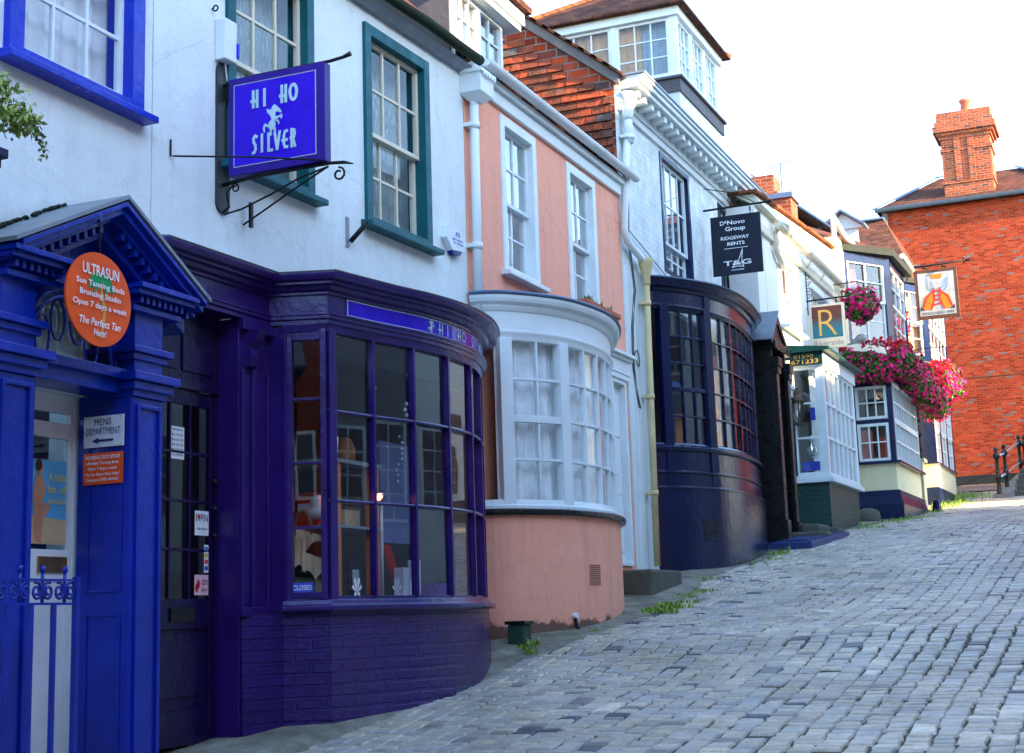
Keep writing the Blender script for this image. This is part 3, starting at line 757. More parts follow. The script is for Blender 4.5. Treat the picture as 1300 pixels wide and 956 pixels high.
# coping band, gutter, roof
q = MB(); P = FB.pt
q.hexa([P(0.001,7.6,4.99),P(.05,7.6,4.99),P(.05,12.03,4.99),P(0.001,12.03,4.99),P(0.001,7.6,5.05),P(.11,7.6,5.05),P(.11,12.03,5.05),P(0.001,12.03,5.05)])
obj('coping', q, 'lead', B)
q = MB(); q.tube([P(.16, 7.6+.5*k, 5.12+.008*math.sin(k*2)) for k in range(10)], .048, 8); 
for k in range(0): c = P(.16+random.uniform(-.05,.05), random.uniform(7.7,12.0), 5.17); r_ = random.uniform(.012,.035); q.lathe(c, [(r_,-.02),(r_*.8,.01),(r_*.2,.02)], 6)
obj('gutter', q, 'mossy', B)
q = MB(); q.hexa([P(.12,7.6,5.12),P(.12,7.6,5.18),P(.12,12.06,5.18),P(.12,12.06,5.12),P(-3,7.6,8.1),P(-3,7.6,8.2),P(-3,12.06,8.2),P(-3,12.06,8.1)])
obj('roof', q, 'roof_tiles', B)
# shopfront plan
K = [(-5.16,8.91),(-5.05,9.46),(-4.945,9.89),(-4.90,10.36),(-4.945,10.86),(-5.10,11.36),(-5.26,11.70),(-5.46,11.99)]
def catmull(K, n=5):
    out = []; Q = [K[0]]+K+[K[-1]]
    for i in range(1, len(Q)-2):
        for j in range(n):
            t_ = j/n; p0, p1, p2, p3 = map(np.array, Q[i-1:i+3])
            out.append(tuple(.5*((2*p1)+(-p0+p2)*t_+(2*p0-5*p1+4*p2-p3)*t_*t_+(-p0+3*p1-3*p2+p3)*t_**3)))
    out.append(K[-1]); return out
bow = catmull(K); full = [(-5.56,8.42),(-5.555,8.80),(-5.44,8.82)]+[bow[0]]+bow[1:]
FP = [(-5.60,7.45),(-5.555,8.78)]+bow
fa = MB(); fa.sweep(FP, [(-.06,2.06),(.03,2.06),(.03,2.085),(.045,2.095),(.045,2.115),(.055,2.12),(.055,2.135),(.012,2.14),(.012,2.262),(.03,2.268),(.03,2.285),(.06,2.295),(.075,2.32),(.11,2.327),(.11,2.345),(.145,2.352),(.16,2.372),(.165,2.388),(.165,2.398),(-.06,2.42)])
fas = obj('fascia', fa, 'purple_paint', B)
q = MB(); q.sweep(FP, [(.0,2.40),(.17,2.399),(.175,2.405),(.0,2.43),(-.25,2.47),(-.25,2.44)]); obj('lead_flashing', q, 'lead', B)
sp_ = MB(); seg = sub_plan(bow, 9.10, 11.93); sp_.sweep(seg, [(.0135,2.150),(.019,2.150),(.019,2.254),(.0135,2.254)])
sgn = obj('sign_panel', sp_, plain('sign_violet', (.035,.012,.55), .12), fas)
sb_ = MB()
for z0, z1 in ((2.144,2.150),(2.254,2.260)): sb_.sweep(seg, [(.0135,z0),(.021,z0),(.021,z1),(.0135,z1)])
vbar(sb_, bow, 9.105, 2.146, 2.258, .008, .0135, .021)
obj('sign_border', sb_, plain('silver_paint', (.55,.62,.72), .3), fas)
# window: sill, head, posts, glazing bars
zs, zt = .19, 2.06
wf = MB()
wf.sweep([(-5.45,8.79)]+bow, [(-.08,.085),(.055,.085),(.07,.10),(.07,.125),(.03,.135),(.02,.165),(-.01,.17),(-.01,zs),(-.08,zs)])
wf.sweep([(-5.45,8.79)]+bow, [(-.07,zt-.055),(.005,zt-.055),(.012,zt-.03),(.02,zt+.001),(-.07,zt+.001)])
for z_ in (.835, 1.455): wf.sweep(bow, [(-.035,z_-.012),(0,z_-.012),(.006,z_),(0,z_+.012),(-.035,z_+.012)])
bs = [9.40, 9.83, 10.31, 10.79, 11.22, 11.60]
vbar(wf, bow, 8.955, zs-.03, zt, .075, -.07, .012)
for y_ in bs: vbar(wf, bow, y_, zs-.01, zt-.02, .024, -.05, .008)
vbar(wf, bow, 11.95, zs-.03, zt, .08, -.07, .012)
wf.wbox(-5.60,-5.425,8.79,8.835,.10,2.05)
# canted side light: three bars, four panes
cant = [(-5.43,8.82),(-5.165,8.905)]
CF = Wall(-5.43, 8.82, math.atan2(.265,.085)); cl_ = math.hypot(.265,.085)
def cb(o0,o1,a,b_,z0,z1): wf.box(CF, o0, o1, 8.82+a, 8.82+b_, z0, z1)
cb(-.06,.010,0,.035,zs-.02,zt-.03); cb(-.06,.010,cl_-.045,cl_-.002,zs-.02,zt-.03); cb(-.055,.008,.035,cl_-.045,zt-.11,zt-.04); cb(-.055,.008,.035,cl_-.045,zs-.01,zs+.03)
for k in (1,2,3): z_ = zs+.02+(zt-.1-zs)*k/4; cb(-.045,.004,.03,cl_-.04,z_-.009,z_+.009)
win = obj('bow_window', wf, 'purple_paint', B, bevel=.003)
gm = MB(); st = [8.99]+bs+[11.93]
for i in range(len(st)-1):
    a, b_ = at_y(bow, st[i]), at_y(bow, st[i+1])
    for z0, z1 in ((zs,.835),(.835,1.455),(1.455,zt-.05)):
        jx, jy = random.uniform(-.006,.006), random.uniform(-.006,.006)
        gm.face([(a[0]-.03+jx,a[1],z0),(b_[0]-.03-jx,b_[1],z0),(b_[0]-.03-jx+jy,b_[1],z1),(a[0]-.03+jx+jy,a[1],z1)])
gm.face([CF.pt(-.03,8.83,zs),CF.pt(-.03,8.82+cl_-.02,zs),CF.pt(-.03,8.82+cl_-.02,zt-.05),CF.pt(-.03,8.83,zt-.05)])
obj('glass', gm, 'shop_glass', win)
# painted brick base
q = MB(); base_plan = [(-5.56,8.44),(-5.46,8.80)]+bow
q.sweep(offs(base_plan, .0), [(-.12,-1.3),(.035,-1.3),(.02,-.25),(.012,.09),(-.12,.09)]); obj('base', q, 'purple_brick', B)
# pilaster with scroll bracket between door and window
PFm = Wall(-5.56)
q = MB(); q.box(PFm, -.17, 0, 8.42, 8.80, -1.3, 2.06)
for a, b_ in ((8.43,8.47),(8.56,8.60),(8.75,8.79)): q.box(PFm, 0, .022, a, b_, .12, 1.72)
q.box(PFm, 0, .04, 8.41, 8.81, .07, .13); q.box(PFm, 0, .05, 8.41, 8.81, 1.98, 2.06)
q.prism([PFm.pt(0,8.47,1.72),PFm.pt(.05,8.47,1.74),PFm.pt(.07,8.47,1.80),PFm.pt(.055,8.47,1.86),PFm.pt(.10,8.47,1.92),PFm.pt(.13,8.47,1.98),PFm.pt(0,8.47,1.98)], (0,.10,0))
obj('pilaster', q, 'purple_paint', B, bevel=.004)
# recessed door
q = MB(); DB = Wall(-5.73)
q.box(DB, -.05, .0, 7.34, 7.55, -1.2, 2.1); q.box(DB, -.05, .0, 8.40, 8.45, -1.2, 2.1); q.box(DB, -.05, 0, 7.55, 8.40, 1.56, 2.1); q.box(DB, 0, .02, 7.50, 8.42, 1.54, 1.60)
q.box(DB, -.05, .16, 7.35, 8.42, 2.062, 2.09)
for k in range(2): q.box(DB, 0, .012, 7.62+.39*k, 7.96+.39*k, 1.66, 1.98)
obj('door_surround', q, 'purple_recess_shade', B, bevel=.003)
q = MB(); a, b_ = 7.56, 8.395
for s0, s1, z0, z1 in ((a,a+.14,-.72,1.54),(b_-.045,b_,-.72,1.54),(a+.14,b_-.045,1.44,1.54),(a+.14,b_-.045,.0,.19),(a+.14,b_-.045,-.72,-.5)): q.box(DB, -.045, -.01, s0, s1, z0, z1)
q.box(DB, -.045, -.028, a+.14, b_-.045, -.5, 0); q.box(DB, -.028, -.016, a+.2, b_-.12, -.42, -.08)
bars(q, DB, -.035, -.012, a+.14, b_-.045, .19, 1.44, 3, 4, .02)
dB = obj('door', q, 'purple_recess_shade', B, bevel=.003)
q = MB(); q.face([DB.pt(-.025,a+.1,.19),DB.pt(-.025,b_-.04,.19),DB.pt(-.025,b_-.04,1.44),DB.pt(-.025,a+.1,1.44)]); obj('glass', q, 'quiet_glass', dB)
q = MB(); q.box(DB, -.012, .004, 7.92, 8.18, .045, .135); obj('letterbox', q, 'black_paint', dB)
q = MB()
for z_ in (.60, .78, .96): obj('handle', MB().tube([DB.pt(-.01,8.375,z_), DB.pt(.03,8.375,z_)], .013, 8), 'black_paint', dB)
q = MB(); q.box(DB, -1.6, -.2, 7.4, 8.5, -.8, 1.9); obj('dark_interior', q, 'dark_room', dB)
def paper(name, lab, F, o, s0, s1, z0, z1, mat, texts, tm, cat='sticker', par=None):
    t_ = thing(name, lab, cat, F.pt(o, (s0+s1)/2, z0))
    obj('sheet', MB().box(F, o, o+.0015, s0, s1, z0, z1), mat, t_)
    for tx, a, b2, c, d_ in texts: obj('lettering', text_mb(tx, F, o+.0016, a, b2, c, d_, thick=.0008, bold=.01), tm, t_)
    return t_
pw = plain('paper_white', (.72,.74,.76), .6); pi_ = plain('paper_pink', (.75,.45,.50), .6); ink = plain('ink', (.03,.03,.05), .6); redink = plain('ink_red', (.6,.02,.03), .6)
tt_ = [('Opening hours', 7.932, 8.048, 1.26, 1.28)]+[('Mon 9.30 5.00' if k else 'Thu 9.00 6.00', 7.932, 8.053, 1.10+.032*k, 1.117+.032*k) for k in range(5)]
paper('notice', 'white opening hours notice on the glass of the purple door', DB, -.016, 7.918, 8.067, 1.08, 1.29, pw, tt_, ink, 'notice')
p_ = paper('sticker', 'white card payment sticker with red heart on the purple door', DB, -.016, 8.192, 8.346, .60, .76, pw, [('I', 8.206, 8.216, .69, .74),('PIN', 8.259, 8.336, .69, .74),('chip and pin', 8.211, 8.327, .63, .655)], ink)
obj('heart', blob_mb([[(0.5,0),(1,.6),(.9,.9),(.7,1),(.5,.8),(.3,1),(.1,.9),(0,.6)]], DB, -.0145, 8.221, 8.254, .69, .74, .001), redink, p_)
p_ = paper('sticker', 'narrow sticker with coloured card logos on the purple door', DB, -.016, 8.298, 8.346, .36, .54, pw, [], ink)
for k, c in enumerate(((.02,.05,.4),(.6,.05,.03),(.7,.4,.03),(.02,.2,.5))): obj('logo', MB().box(DB, -.0145, -.0135, 8.304, 8.340, .375+.042*k, .402+.042*k), plain('logo%d' % k, c, .5), p_)
p_ = paper('sticker', 'pale pink care card sticker at the bottom of the purple door glass', DB, -.016, 8.192, 8.346, .215, .345, pi_, [('care', 8.269, 8.336, .28, .315),('@home', 8.269, 8.336, .235, .262)], ink)
obj('flower', blob_mb([circ(.3,.3,.3,8),circ(.6,.55,.3,8)], DB, -.0145, 8.197, 8.259, .23, .33, .001), redink, p_)
# shop interior
q = MB()
def room(mb, x0, x1, y0, y1, z0, z1):
    for f in ([(x0,y0,z0),(x1,y0,z0),(x1,y1,z0),(x0,y1,z0)],[(x0,y0,z1),(x1,y0,z1),(x1,y1,z1),(x0,y1,z1)],[(x0,y0,z0),(x0,y1,z0),(x0,y1,z1),(x0,y0,z1)],[(x0,y0,z0),(x1,y0,z0),(x1,y0,z1),(x0,y0,z1)],[(x0,y1,z0),(x1,y1,z0),(x1,y1,z1),(x0,y1,z1)]): mb.face(f)
room(q, -9.5, -5.68, 8.9, 12.0, .1, 2.29); rm = obj('shop_interior', q, 'grey_room', B)
q = MB(); q.face([(p[0]-.06,p[1],zs-.02) for p in bow]+[(-5.7,11.99,zs-.02),(-5.7,8.9,zs-.02),(-5.44,8.85,zs-.02)]); obj('display_floor', q, plain('purple_cloth', (.14,.06,.32), .8), rm)
q = MB(); q.face([(p[0]-.06,p[1],2.05) for p in bow]+[(-5.7,11.99,2.05),(-5.7,8.9,2.05),(-5.44,8.85,2.05)]); obj('display_ceiling', q, 'grey_room', rm)
cab = thing('display_cabinet', 'tall orange wooden display cabinet with glass shelves inside the purple bow window', 'cabinet', (-6.0,9.7,zs))
q = MB()
for x_, y_ in ((-5.55,9.66),(-5.55,10.25),(-6.0,9.66),(-6.0,10.25)): q.wbox(x_-.03, x_+.03, y_-.055, y_+.055, zs-.015, 1.18)
obj('post', q, 'orange_wood', cab)
q = MB(); q.wbox(-6.1,-5.5,9.58,10.33,1.18,1.21); q.wbox(-6.08,-5.5,9.58,10.33,.70,.72); obj('shelf', q, plain('shelf_glass', (.30,.36,.36), .1), cab)
q = MB(); q.wbox(-6.15,-6.1,9.55,10.4,zs-.015,1.25); obj('back_panel', q, 'dark_room', cab)
for i, (x_, y_) in enumerate(((-5.36,9.30),(-5.22,9.78))):
    t_ = thing('lamp_pole', 'slim white display light pole with a chrome clip lamp, %s the cabinet' % ('left in front of' if i == 0 else 'right in front of'), 'light', (x_,y_,zs-.015))
    obj('pole', MB().tube([(x_,y_,zs-.015),(x_,y_,.86)], .012, 8), plain('pale_tube', (.65,.72,.78), .3), t_)
    obj('lamp_head', MB().tube([(x_,y_,.86),(x_+.03,y_-.05,.93),(x_+.04,y_-.11,.90)], [.010,.028,.034], 10), plain('chrome', (.6,.6,.62), .15, .9), t_)
    obj('bulb', MB().lathe((x_+.045,y_-.125,.895), [(.0,-.02),(.02,-.01),(.024,.01),(.0,.02)], 10), plain('bulb_glow', (1.,.22,.08), .5, 0, 0, 2.5), t_)
def vase(x_, y_, z_, prof, mat, name, lab, cat):
    t_ = obj(name, MB().lathe((x_,y_,z_), prof, 16), mat, None, base=(x_,y_,z_)); tag(t_, lab, cat); return t_
vase(-5.62,9.72,1.21,[(.05,0),(.07,.06),(.075,.16),(.04,.22),(.02,.27),(.05,.31),(.07,.36),(.05,.42),(.01,.44)], plain('silver', (.65,.70,.72), .12, 1.0), 'figurine', 'tall silver figurine standing on top of the orange cabinet', 'ornament')
vase(-5.72,10.12,1.21,[(.07,0),(.09,.04),(.09,.12),(.06,.2),(.02,.22)], plain('amber', (.45,.16,.06), .2), 'vase', 'dark amber vase on top of the orange cabinet', 'vase')
vase(-5.40,9.20,.73,[(.0,0),(.09,.01),(.10,.06),(.06,.09),(.07,.13),(.02,.17)], plain('pearl', (.60,.56,.52), .25), 'ornament', 'pearly dish ornament beside the cabinet inside the bow window', 'ornament')
hb = thing('handbag', 'cream and tan handbag hanging in the narrow side pane of the bow window', 'bag', (-5.42,8.98,.3))
HBF = Wall(-5.46, 8.82, math.atan2(.265,.085))
q = MB(); 
for lay, (a0, a1, zz0, zz1, o_) in enumerate(((.03,.13,.34,.62,-.09),(.10,.23,.30,.50,-.12),(.05,.22,.50,.66,-.15))):
    for i_ in range(12):
        u0, u1 = i_/12, (i_+1)/12; f0, f1 = .02*math.sin(u0*9+lay), .02*math.sin(u1*9+lay); s0_, s1_ = 8.82+a0+(a1-a0)*u0, 8.82+a0+(a1-a0)*u1
        b0, b1 = zz0+.07*abs(math.sin(u0*3+lay)), zz0+.07*abs(math.sin(u1*3+lay))
        q.face([HBF.pt(o_+f0,s0_,b0), HBF.pt(o_+f1,s1_,b1), HBF.pt(o_+f1*.4,s1_,zz1-.05*u1), HBF.pt(o_+f0*.4,s0_,zz1-.05*u0)], None, True)
obj('pouch', q, plain('tan_cream', (.80,.55,.34), .5), hb)
q = MB(); q.tube([(-5.42+.07*math.cos(R(a)), 9.0, .62+.16*math.sin(R(a))) for a in range(0,181,20)], .012, 8); obj('strap', q, plain('brown_strap', (.20,.09,.04), .5), hb)
sc_ = MB()
for k in range(14):
    a = k/13; sc_.face([(-5.55,10.40+.24*a,.60-.45*a+.0),(-5.53,10.50+.24*a,.60-.45*a),(-5.53,10.52+.24*(a+.077),.60-.45*(a+.077)),(-5.55,10.42+.24*(a+.077),.60-.45*(a+.077))])
sc_.wbox(-5.62,-5.58,10.28,10.46,.24,.62)
tag(obj('scarf', sc_, plain('red_cloth', (.60,.02,.02), .6), None, base=(-5.55,10.5,.2)), 'bright red scarf draped over a stand behind the bow window', 'scarf')
pn = MB().wbox(-5.60,-5.57,10.42,10.92,.62,1.42); tag(obj('backdrop_screen', pn, plain('lilac_panel', (.16,.18,.34), .6), None, base=(-5.6,10.6,.6)), 'pale lilac screen standing inside the right of the purple bow window', 'screen')
bx = MB().wbox(-5.50,-5.42,10.50,10.60,zs-.02,.42).wbox(-5.46,-5.40,10.66,10.76,zs-.02,.48); tag(obj('price_cards', bx, pw, None, base=(-5.45,10.6,.17)), 'white price cards standing below the red scarf', 'cards')
room_items = [
 ('box','stack of red and white gift boxes on the middle shelf of the orange cabinet','boxes',(-5.78,9.75,.72),[(-.10,.10,-.10,.10,0,.10,'red_cloth'),(-.08,.08,-.09,.09,.10,.17,'paper_white'),(-.09,.06,-.08,.07,.17,.25,'red_cloth')]),
 ('box','tan leather box on the right of the middle cabinet shelf','box',(-5.75,10.12,.72),[(-.10,.10,-.12,.12,0,.14,'tan_cream'),(-.105,.105,-.125,.125,.14,.16,'brown_strap')]),
 ('jewellery_stand','dark velvet jewellery stand low beside the orange cabinet','stand',(-5.30,9.50,.18),[(-.06,.06,-.10,.10,0,.02,'dark_room'),(-.01,.01,-.09,.09,.02,.26,'dark_room'),(.012,.016,-.05,.05,.06,.20,'silver')]),
 ('book','open pale booklet propped in the middle of the shop window','book',(-5.14,10.15,.18),[(-.01,.0,-.09,.0,0,.13,'paper_white'),(-.01,.0,.004,.09,0,.13,'paper_pink')]),
 ('cushion','purple cushion at the foot of the lilac screen','cushion',(-5.40,10.98,.18),[(-.12,.12,-.16,.16,0,.09,'purple_cloth'),(-.09,.09,-.13,.13,.09,.12,'purple_cloth')]),
 ('lamp','square paper lamp at the back of the shop','lamp',(-6.9,9.4,1.2),[(-.1,.1,-.1,.1,0,.3,'curtain_orange')]),
 ('wardrobe','tall orange wood shelving unit against the back wall of the shop','shelves',(-7.6,10.9,.12),[(-.2,.2,-.9,-.84,0,1.9,'orange_wood'),(-.2,.2,.84,.9,0,1.9,'orange_wood'),(-.2,.2,-.03,.03,0,1.9,'orange_wood'),(-.2,.2,-.84,.84,.5,.54,'orange_wood'),(-.2,.2,-.84,.84,1.0,1.04,'orange_wood'),(-.2,.2,-.84,.84,1.5,1.54,'orange_wood'),(-.1,.1,-.7,-.4,1.04,1.35,'closed_blue'),(-.1,.1,.2,.6,1.04,1.3,'paper_white'),(-.1,.1,-.6,-.2,.54,.8,'red_cloth'),(-.1,.1,.3,.7,.54,.9,'tan_cream'),(-.1,.1,-.5,-.1,1.54,1.75,'paper_pink')]),
]
closed_b = plain('closed_blue', (.06,.09,.55), .4)
for nm_, lab_, cat_, c0, bxs in room_items:
    t_ = thing(nm_, lab_, cat_, c0)
    for (x0, x1, y0, y1, z0, z1, mt) in bxs: obj('body' if mt != 'silver' else 'necklace', MB().wbox(c0[0]+x0, c0[0]+x1, c0[1]+y0, c0[1]+y1, c0[2]+z0, c0[2]+z1), mt, t_, bevel=.004)
for i_, (x_, y_, z_, mt, lab_) in enumerate(((-5.5,10.62,1.46,'silver','necklace of silver discs hanging at the top of the lilac screen'),(-5.20,9.62,1.75,'pearl','pearly shell chain hanging in the upper left bow pane'),(-5.12,10.05,1.85,'paper_white','white paper tag hanging in the upper middle bow pane'))):
    q = MB()
    for k in range(9): q.lathe((x_+.01*math.sin(k*2.), y_+.05*math.sin(k*.7), z_-.045*k), [(.0,-.018),(.018,0),(.0,.018)], 7)
    q.tube([(x_,y_,z_),(x_,y_,2.04)], .002, 4); tag(obj('hanging_chain', q, mt, None, base=(x_,y_,z_)), lab_, 'ornament')
for i_, (x_, y_) in enumerate(((-5.12,9.22),(-5.06,9.70),(-5.02,9.93))):
    stars = MB()
    for a in range(0,360,60): stars.face([(x_,y_,zs+.02),(x_+.0,y_+.055*math.cos(R(a-18)),zs+.06+.055*math.sin(R(a-18))),(x_,y_+.075*math.cos(R(a)),zs+.06+.075*math.sin(R(a))),(x_,y_+.055*math.cos(R(a+18)),zs+.06+.055*math.sin(R(a+18)))])
    tag(obj('paper_flower', stars, pw, None, base=(x_,y_,zs)), ('leftmost white paper flower on the bow window sill, below the cabinet','middle white paper flower on the bow window sill','right white paper flower on the bow window sill, near the scarf')[i_], 'decoration', 'paper flowers in the shop window')
paper('sign', 'blue closed sign at the foot of the narrow side window', CF, -.022, 8.842, 8.99, .215, .285, plain('closed_blue', (.06,.09,.55), .4), [('CLOSED', 8.850, 8.982, .235, .268)], plain('closed_white', (.85,.9,.9), .5), 'sign')
# frieze lettering follows the curve
gl_ = {'H':[[(.25,0),(.25,1)],[(.8,0),(.8,1)],[(0,.38),(.8,.38)]],'I':[[(.5,0),(.5,1)]],'L':[[(.3,1),(.3,0),(.9,0)]],'V':[[(.05,1),(.45,0),(.9,1)]],
'E':[[(.85,.97),(.5,.95),(.3,.7),(.3,.25),(.5,.03),(.9,.03)],[(0,.45),(.8,.45)]],'R':[[(.3,0),(.3,1),(.7,.95),(.8,.75),(.65,.52),(.1,.5)],[(.5,.5),(.85,0)]],
'S':[[(.9,.92),(.6,1),(.35,.85),(.4,.62),(.65,.45),(.7,.2),(.5,.02),(.25,0)]],'O':[circ(.5,.5,.46,20)]}
def glyph(ch, x0, x1, z0, z1):
    out = [[(x0+(x1-x0)*x, z0+(z1-z0)*y) for x, y in st] for st in gl_[ch]]
    return out
horse = [[(.42,.98),(.52,1.0),(.62,.93),(.80,.80),(.86,.66),(.80,.62),(.70,.74),(.62,.72),(.58,.55),(.50,.38),(.42,.30),(.35,.40),(.22,.44),(.12,.36),(.16,.30),(.26,.36),(.32,.30),(.30,.16),(.36,0),(.42,.02),(.40,.16),(.50,.24),(.62,.20),(.72,.08),(.76,.12),(.68,.28),(.66,.42),(.72,.52),(.70,.86),(.52,.90),(.30,.82),(.24,.86)]]
horse_l = [[(.38,.96),(.55,1),(.72,.84),(.80,.62),(.74,.62),(.62,.78)],[(.60,.82),(.56,.6),(.48,.45),(.40,.3)],[(.46,.48),(.62,.42),(.52,.3),(.66,.16)],[(.42,.36),(.28,.42),(.16,.32),(.28,.24),(.40,.28)],[(.42,.3),(.34,.14),(.40,0)]]
horse_p = [[(.50,.97),(.58,1.0),(.66,.95),(.84,.80),(.88,.72),(.82,.69),(.70,.76),(.62,.74),(.60,.62)],
 [(.50,.97),(.60,.62),(.56,.50),(.44,.52),(.38,.66),(.40,.84)],[(.40,.84),(.38,.66),(.24,.78),(.22,.90)],
 [(.56,.50),(.60,.62),(.74,.60),(.90,.66),(.92,.56),(.86,.48),(.83,.52),(.84,.58),(.72,.53)],
 [(.56,.50),(.70,.50),(.80,.40),(.76,.32),(.72,.34),(.74,.40),(.66,.44)],
 [(.44,.52),(.56,.50),(.62,.40),(.60,.26),(.48,.20),(.32,.24),(.28,.36),(.34,.46)],
 [(.32,.40),(.28,.36),(.18,.44),(.08,.38),(.06,.24),(.12,.12),(.16,.20),(.14,.30),(.20,.33),(.30,.28)],
 [(.36,.24),(.48,.20),(.44,.12),(.46,.02),(.36,.0),(.36,.10)],[(.50,.22),(.60,.26),(.64,.16),(.60,.06),(.68,.02),(.58,.0),(.53,.04),(.56,.14)]]
class Curve:     # writing laid along the bow, arc length s
    def __init__(s, P): s.P = P; s.L = plan_len(P)
    def pt(s, o, a, z):
        for k in range(len(s.L)-1):
            if s.L[k] <= a <= s.L[k+1] or k == len(s.L)-2:
                u = (a-s.L[k])/(s.L[k+1]-s.L[k]); p, q = np.array(s.P[k]), np.array(s.P[k+1]); t_ = (q-p)/np.linalg.norm(q-p)
                c = p+(q-p)*u+np.array([t_[1], -t_[0]])*o; return (c[0], c[1], z)
CV = Curve(bow); silver = plain('sign_silver', (.42,.60,.66), .35)
def word(F, o, txt, s0, s1, z0, z1, wd, gap=.25, cw=None):
    n = len(txt); W_ = (s1-s0)/(n-gap*1.0); st = []
    for i, ch in enumerate(txt):
        if ch == ' ': continue
        a = s0+W_*i; b2 = a+W_*(1-gap); k = .0
        st += glyph(ch, a, b2, z0, z1)
    return strokes_mb(st, F, o, 0, 1, 0, 1, wd)
obj('lettering', word(CV, .0195, 'HI HO SILVER', 1.25, 2.45, 2.162, 2.242, .013, .3), silver, fas)
dm = strokes_mb([[(.5+.03,.5),(.5-.03,.5)]], CV, .0195, 0, 1, 0, 1, .01)
obj('horse_emblem', blob_mb(horse_p, CV, .0195, 1.10, 1.20, 2.152, 2.252), silver, fas)
# hanging sign
hs = thing('hanging_sign', 'violet blue projecting shop sign with silver rearing horse on a black iron bracket', 'sign', (-5.68,8.35,2.95))
q = MB(); q.wbox(-5.58,-4.82,8.32,8.40,3.03,3.725); obj('board', q, plain('sign_frame', (.03,.012,.24), .3), hs, bevel=.004)
HF = WallY(8.32)
q = MB(); ring(q, HF, 0, .006, -5.535, -4.885, 3.085, 3.675, .005); obj('border', q, plain('silver_line', (.45,.45,.5), .4), hs)
q = MB(); q.box(HF, 0, .003, -5.53, -4.89, 3.09, 3.67)
for a, c in ((-5.51,3.65),(-4.91,3.65),(-5.51,3.11),(-4.91,3.11)): q.box(HF, .003, .006, a-.004, a+.004, c-.004, c+.004)
obj('panel', q, plain('sign_blue', (.035,.008,.58), .15), hs)
obj('lettering', word(HF, .003, 'HI HO', -5.39, -5.03, 3.49, 3.605, .022, .25), silver, hs)
obj('letter_dot', blob_mb([circ(0,0,1,12)], HF, .003, -5.088, -5.077, 3.55, 3.561), silver, hs)
obj('lettering', word(HF, .003, 'SILVER', -5.39, -5.04, 3.165, 3.285, .020, .22), silver, hs)
obj('horse_emblem', blob_mb(horse_p, HF, .003, -5.31, -5.13, 3.265, 3.485), silver, hs)
q = MB(); AZ = [(-5.70+.0,8.305+.075+.075*math.cos(R(a)),3.80+.075*math.sin(R(a))) for a in range(0,181,20)]+[(-5.70,8.305+.075-.075*math.cos(R(a)),2.86-.075*math.sin(R(a))) for a in range(0,181,20)]
q.prism([(p[0]+.03,p[1]-.02,p[2]) for p in AZ], (.025,0,0)); obj('back_plate', q, 'iron_plate', hs, bevel=.003)
q = MB(); q.tube([(-5.66,8.36,3.70),(-5.4,8.36,3.735),(-4.80,8.36,3.735),(-4.70,8.36,3.745),(-4.64,8.36,3.76)], [.016,.013,.012,.012,.018], 8)
q.tube([(-5.66,8.36,2.99),(-5.4,8.36,3.015),(-4.80,8.36,3.02),(-4.70,8.36,3.01),(-4.63,8.36,2.99)], [.016,.013,.012,.012,.004], 8)
q.prism([(-5.645,8.35,3.70),(-5.50,8.35,3.72),(-5.57,8.35,3.66),(-5.62,8.35,3.58),(-5.645,8.35,3.60)], (0,.02,0))
q.tube([(-5.645,8.36,2.78),(-5.5,8.36,2.80),(-5.27,8.36,2.87),(-5.05,8.36,2.95),(-4.82,8.36,3.0)], .007, 6)
q.tube([(-5.66,8.36,2.79),(-5.60,8.36,2.83),(-5.62,8.36,2.93),(-5.56,8.36,2.99)], .008, 6)
q.tube([(-5.55+.03*(1-j*.05)*math.cos(R(90-j*40)), 8.36, 2.955+.03*(1-j*.05)*math.sin(R(90-j*40))) for j in range(11)], .006, 6)
q.tube([(-4.74+.048*(1-j*.05)*math.cos(R(90-j*36)), 8.36, 2.935+.048*(1-j*.05)*math.sin(R(90-j*36))) for j in range(12)], .008, 6)
q.tube([(-5.68,8.62,2.76),(-5.5,8.58,2.82),(-5.1,8.45,2.93),(-4.82,8.36,3.0)], .007, 6); q.wbox(-5.60,-5.58,8.60,8.63,2.74,2.92)
q.tube([(-5.68,7.80,3.16),(-5.68,7.80,3.05),(-5.66,7.82,3.05),(-5.2,8.1,3.05),(-4.82,8.34,3.035)], .007, 6)
obj('bracket', q, 'iron', hs)
# small wall things
ab = thing('alarm_box', 'white alarm box with blue lamp beside the first teal window', 'alarm', (-5.66,8.38,3.86))
q = MB(); q.box(FB, 0.002, .09, 8.27, 8.41, 3.87, 4.17); obj('case', q, 'white_paint', ab, bevel=.008)
q = MB(); q.box(FB, .025, .10, 8.40, 8.43, 3.91, 4.02); obj('lamp', q, plain('blue_lens', (.01,.03,.6), .15), ab, bevel=.008)
q = MB(); q.tube([FB.pt(.04,8.34,3.87),FB.pt(.03,8.36,3.82),FB.pt(.008,8.41,3.72),FB.pt(.008,8.42,3.3),FB.pt(.008,8.43,3.12)], .006, 6); obj('cable', q, 'white_paint', ab)
hx = thing('alarm_box', 'white hexagonal burglar alarm box with blue base near the white drainpipe', 'alarm', (-5.5,11.68,3.2))
hp = [(11.58,3.44),(11.78,3.43),(11.90,3.33),(11.84,3.24),(11.64,3.22),(11.53,3.32)]
q = MB(); q.prism([FB.pt(0.002,*p) for p in hp], tuple(np.array(FB.pt(.06,0,0))-np.array(FB.pt(0,0,0)))); obj('case', q, 'white_paint', hx, bevel=.008)
q = MB(); q.prism([FB.pt(0.004,*p) for p in [(11.64,3.219),(11.83,3.238),(11.80,3.20),(11.68,3.185)]], tuple(np.array(FB.pt(.05,0,0))-np.array(FB.pt(0,0,0)))); obj('lamp', q, plain('dark_blue_lens', (.01,.02,.2), .2), hx)
bi = plain('blue_ink', (.03,.03,.45), .5)
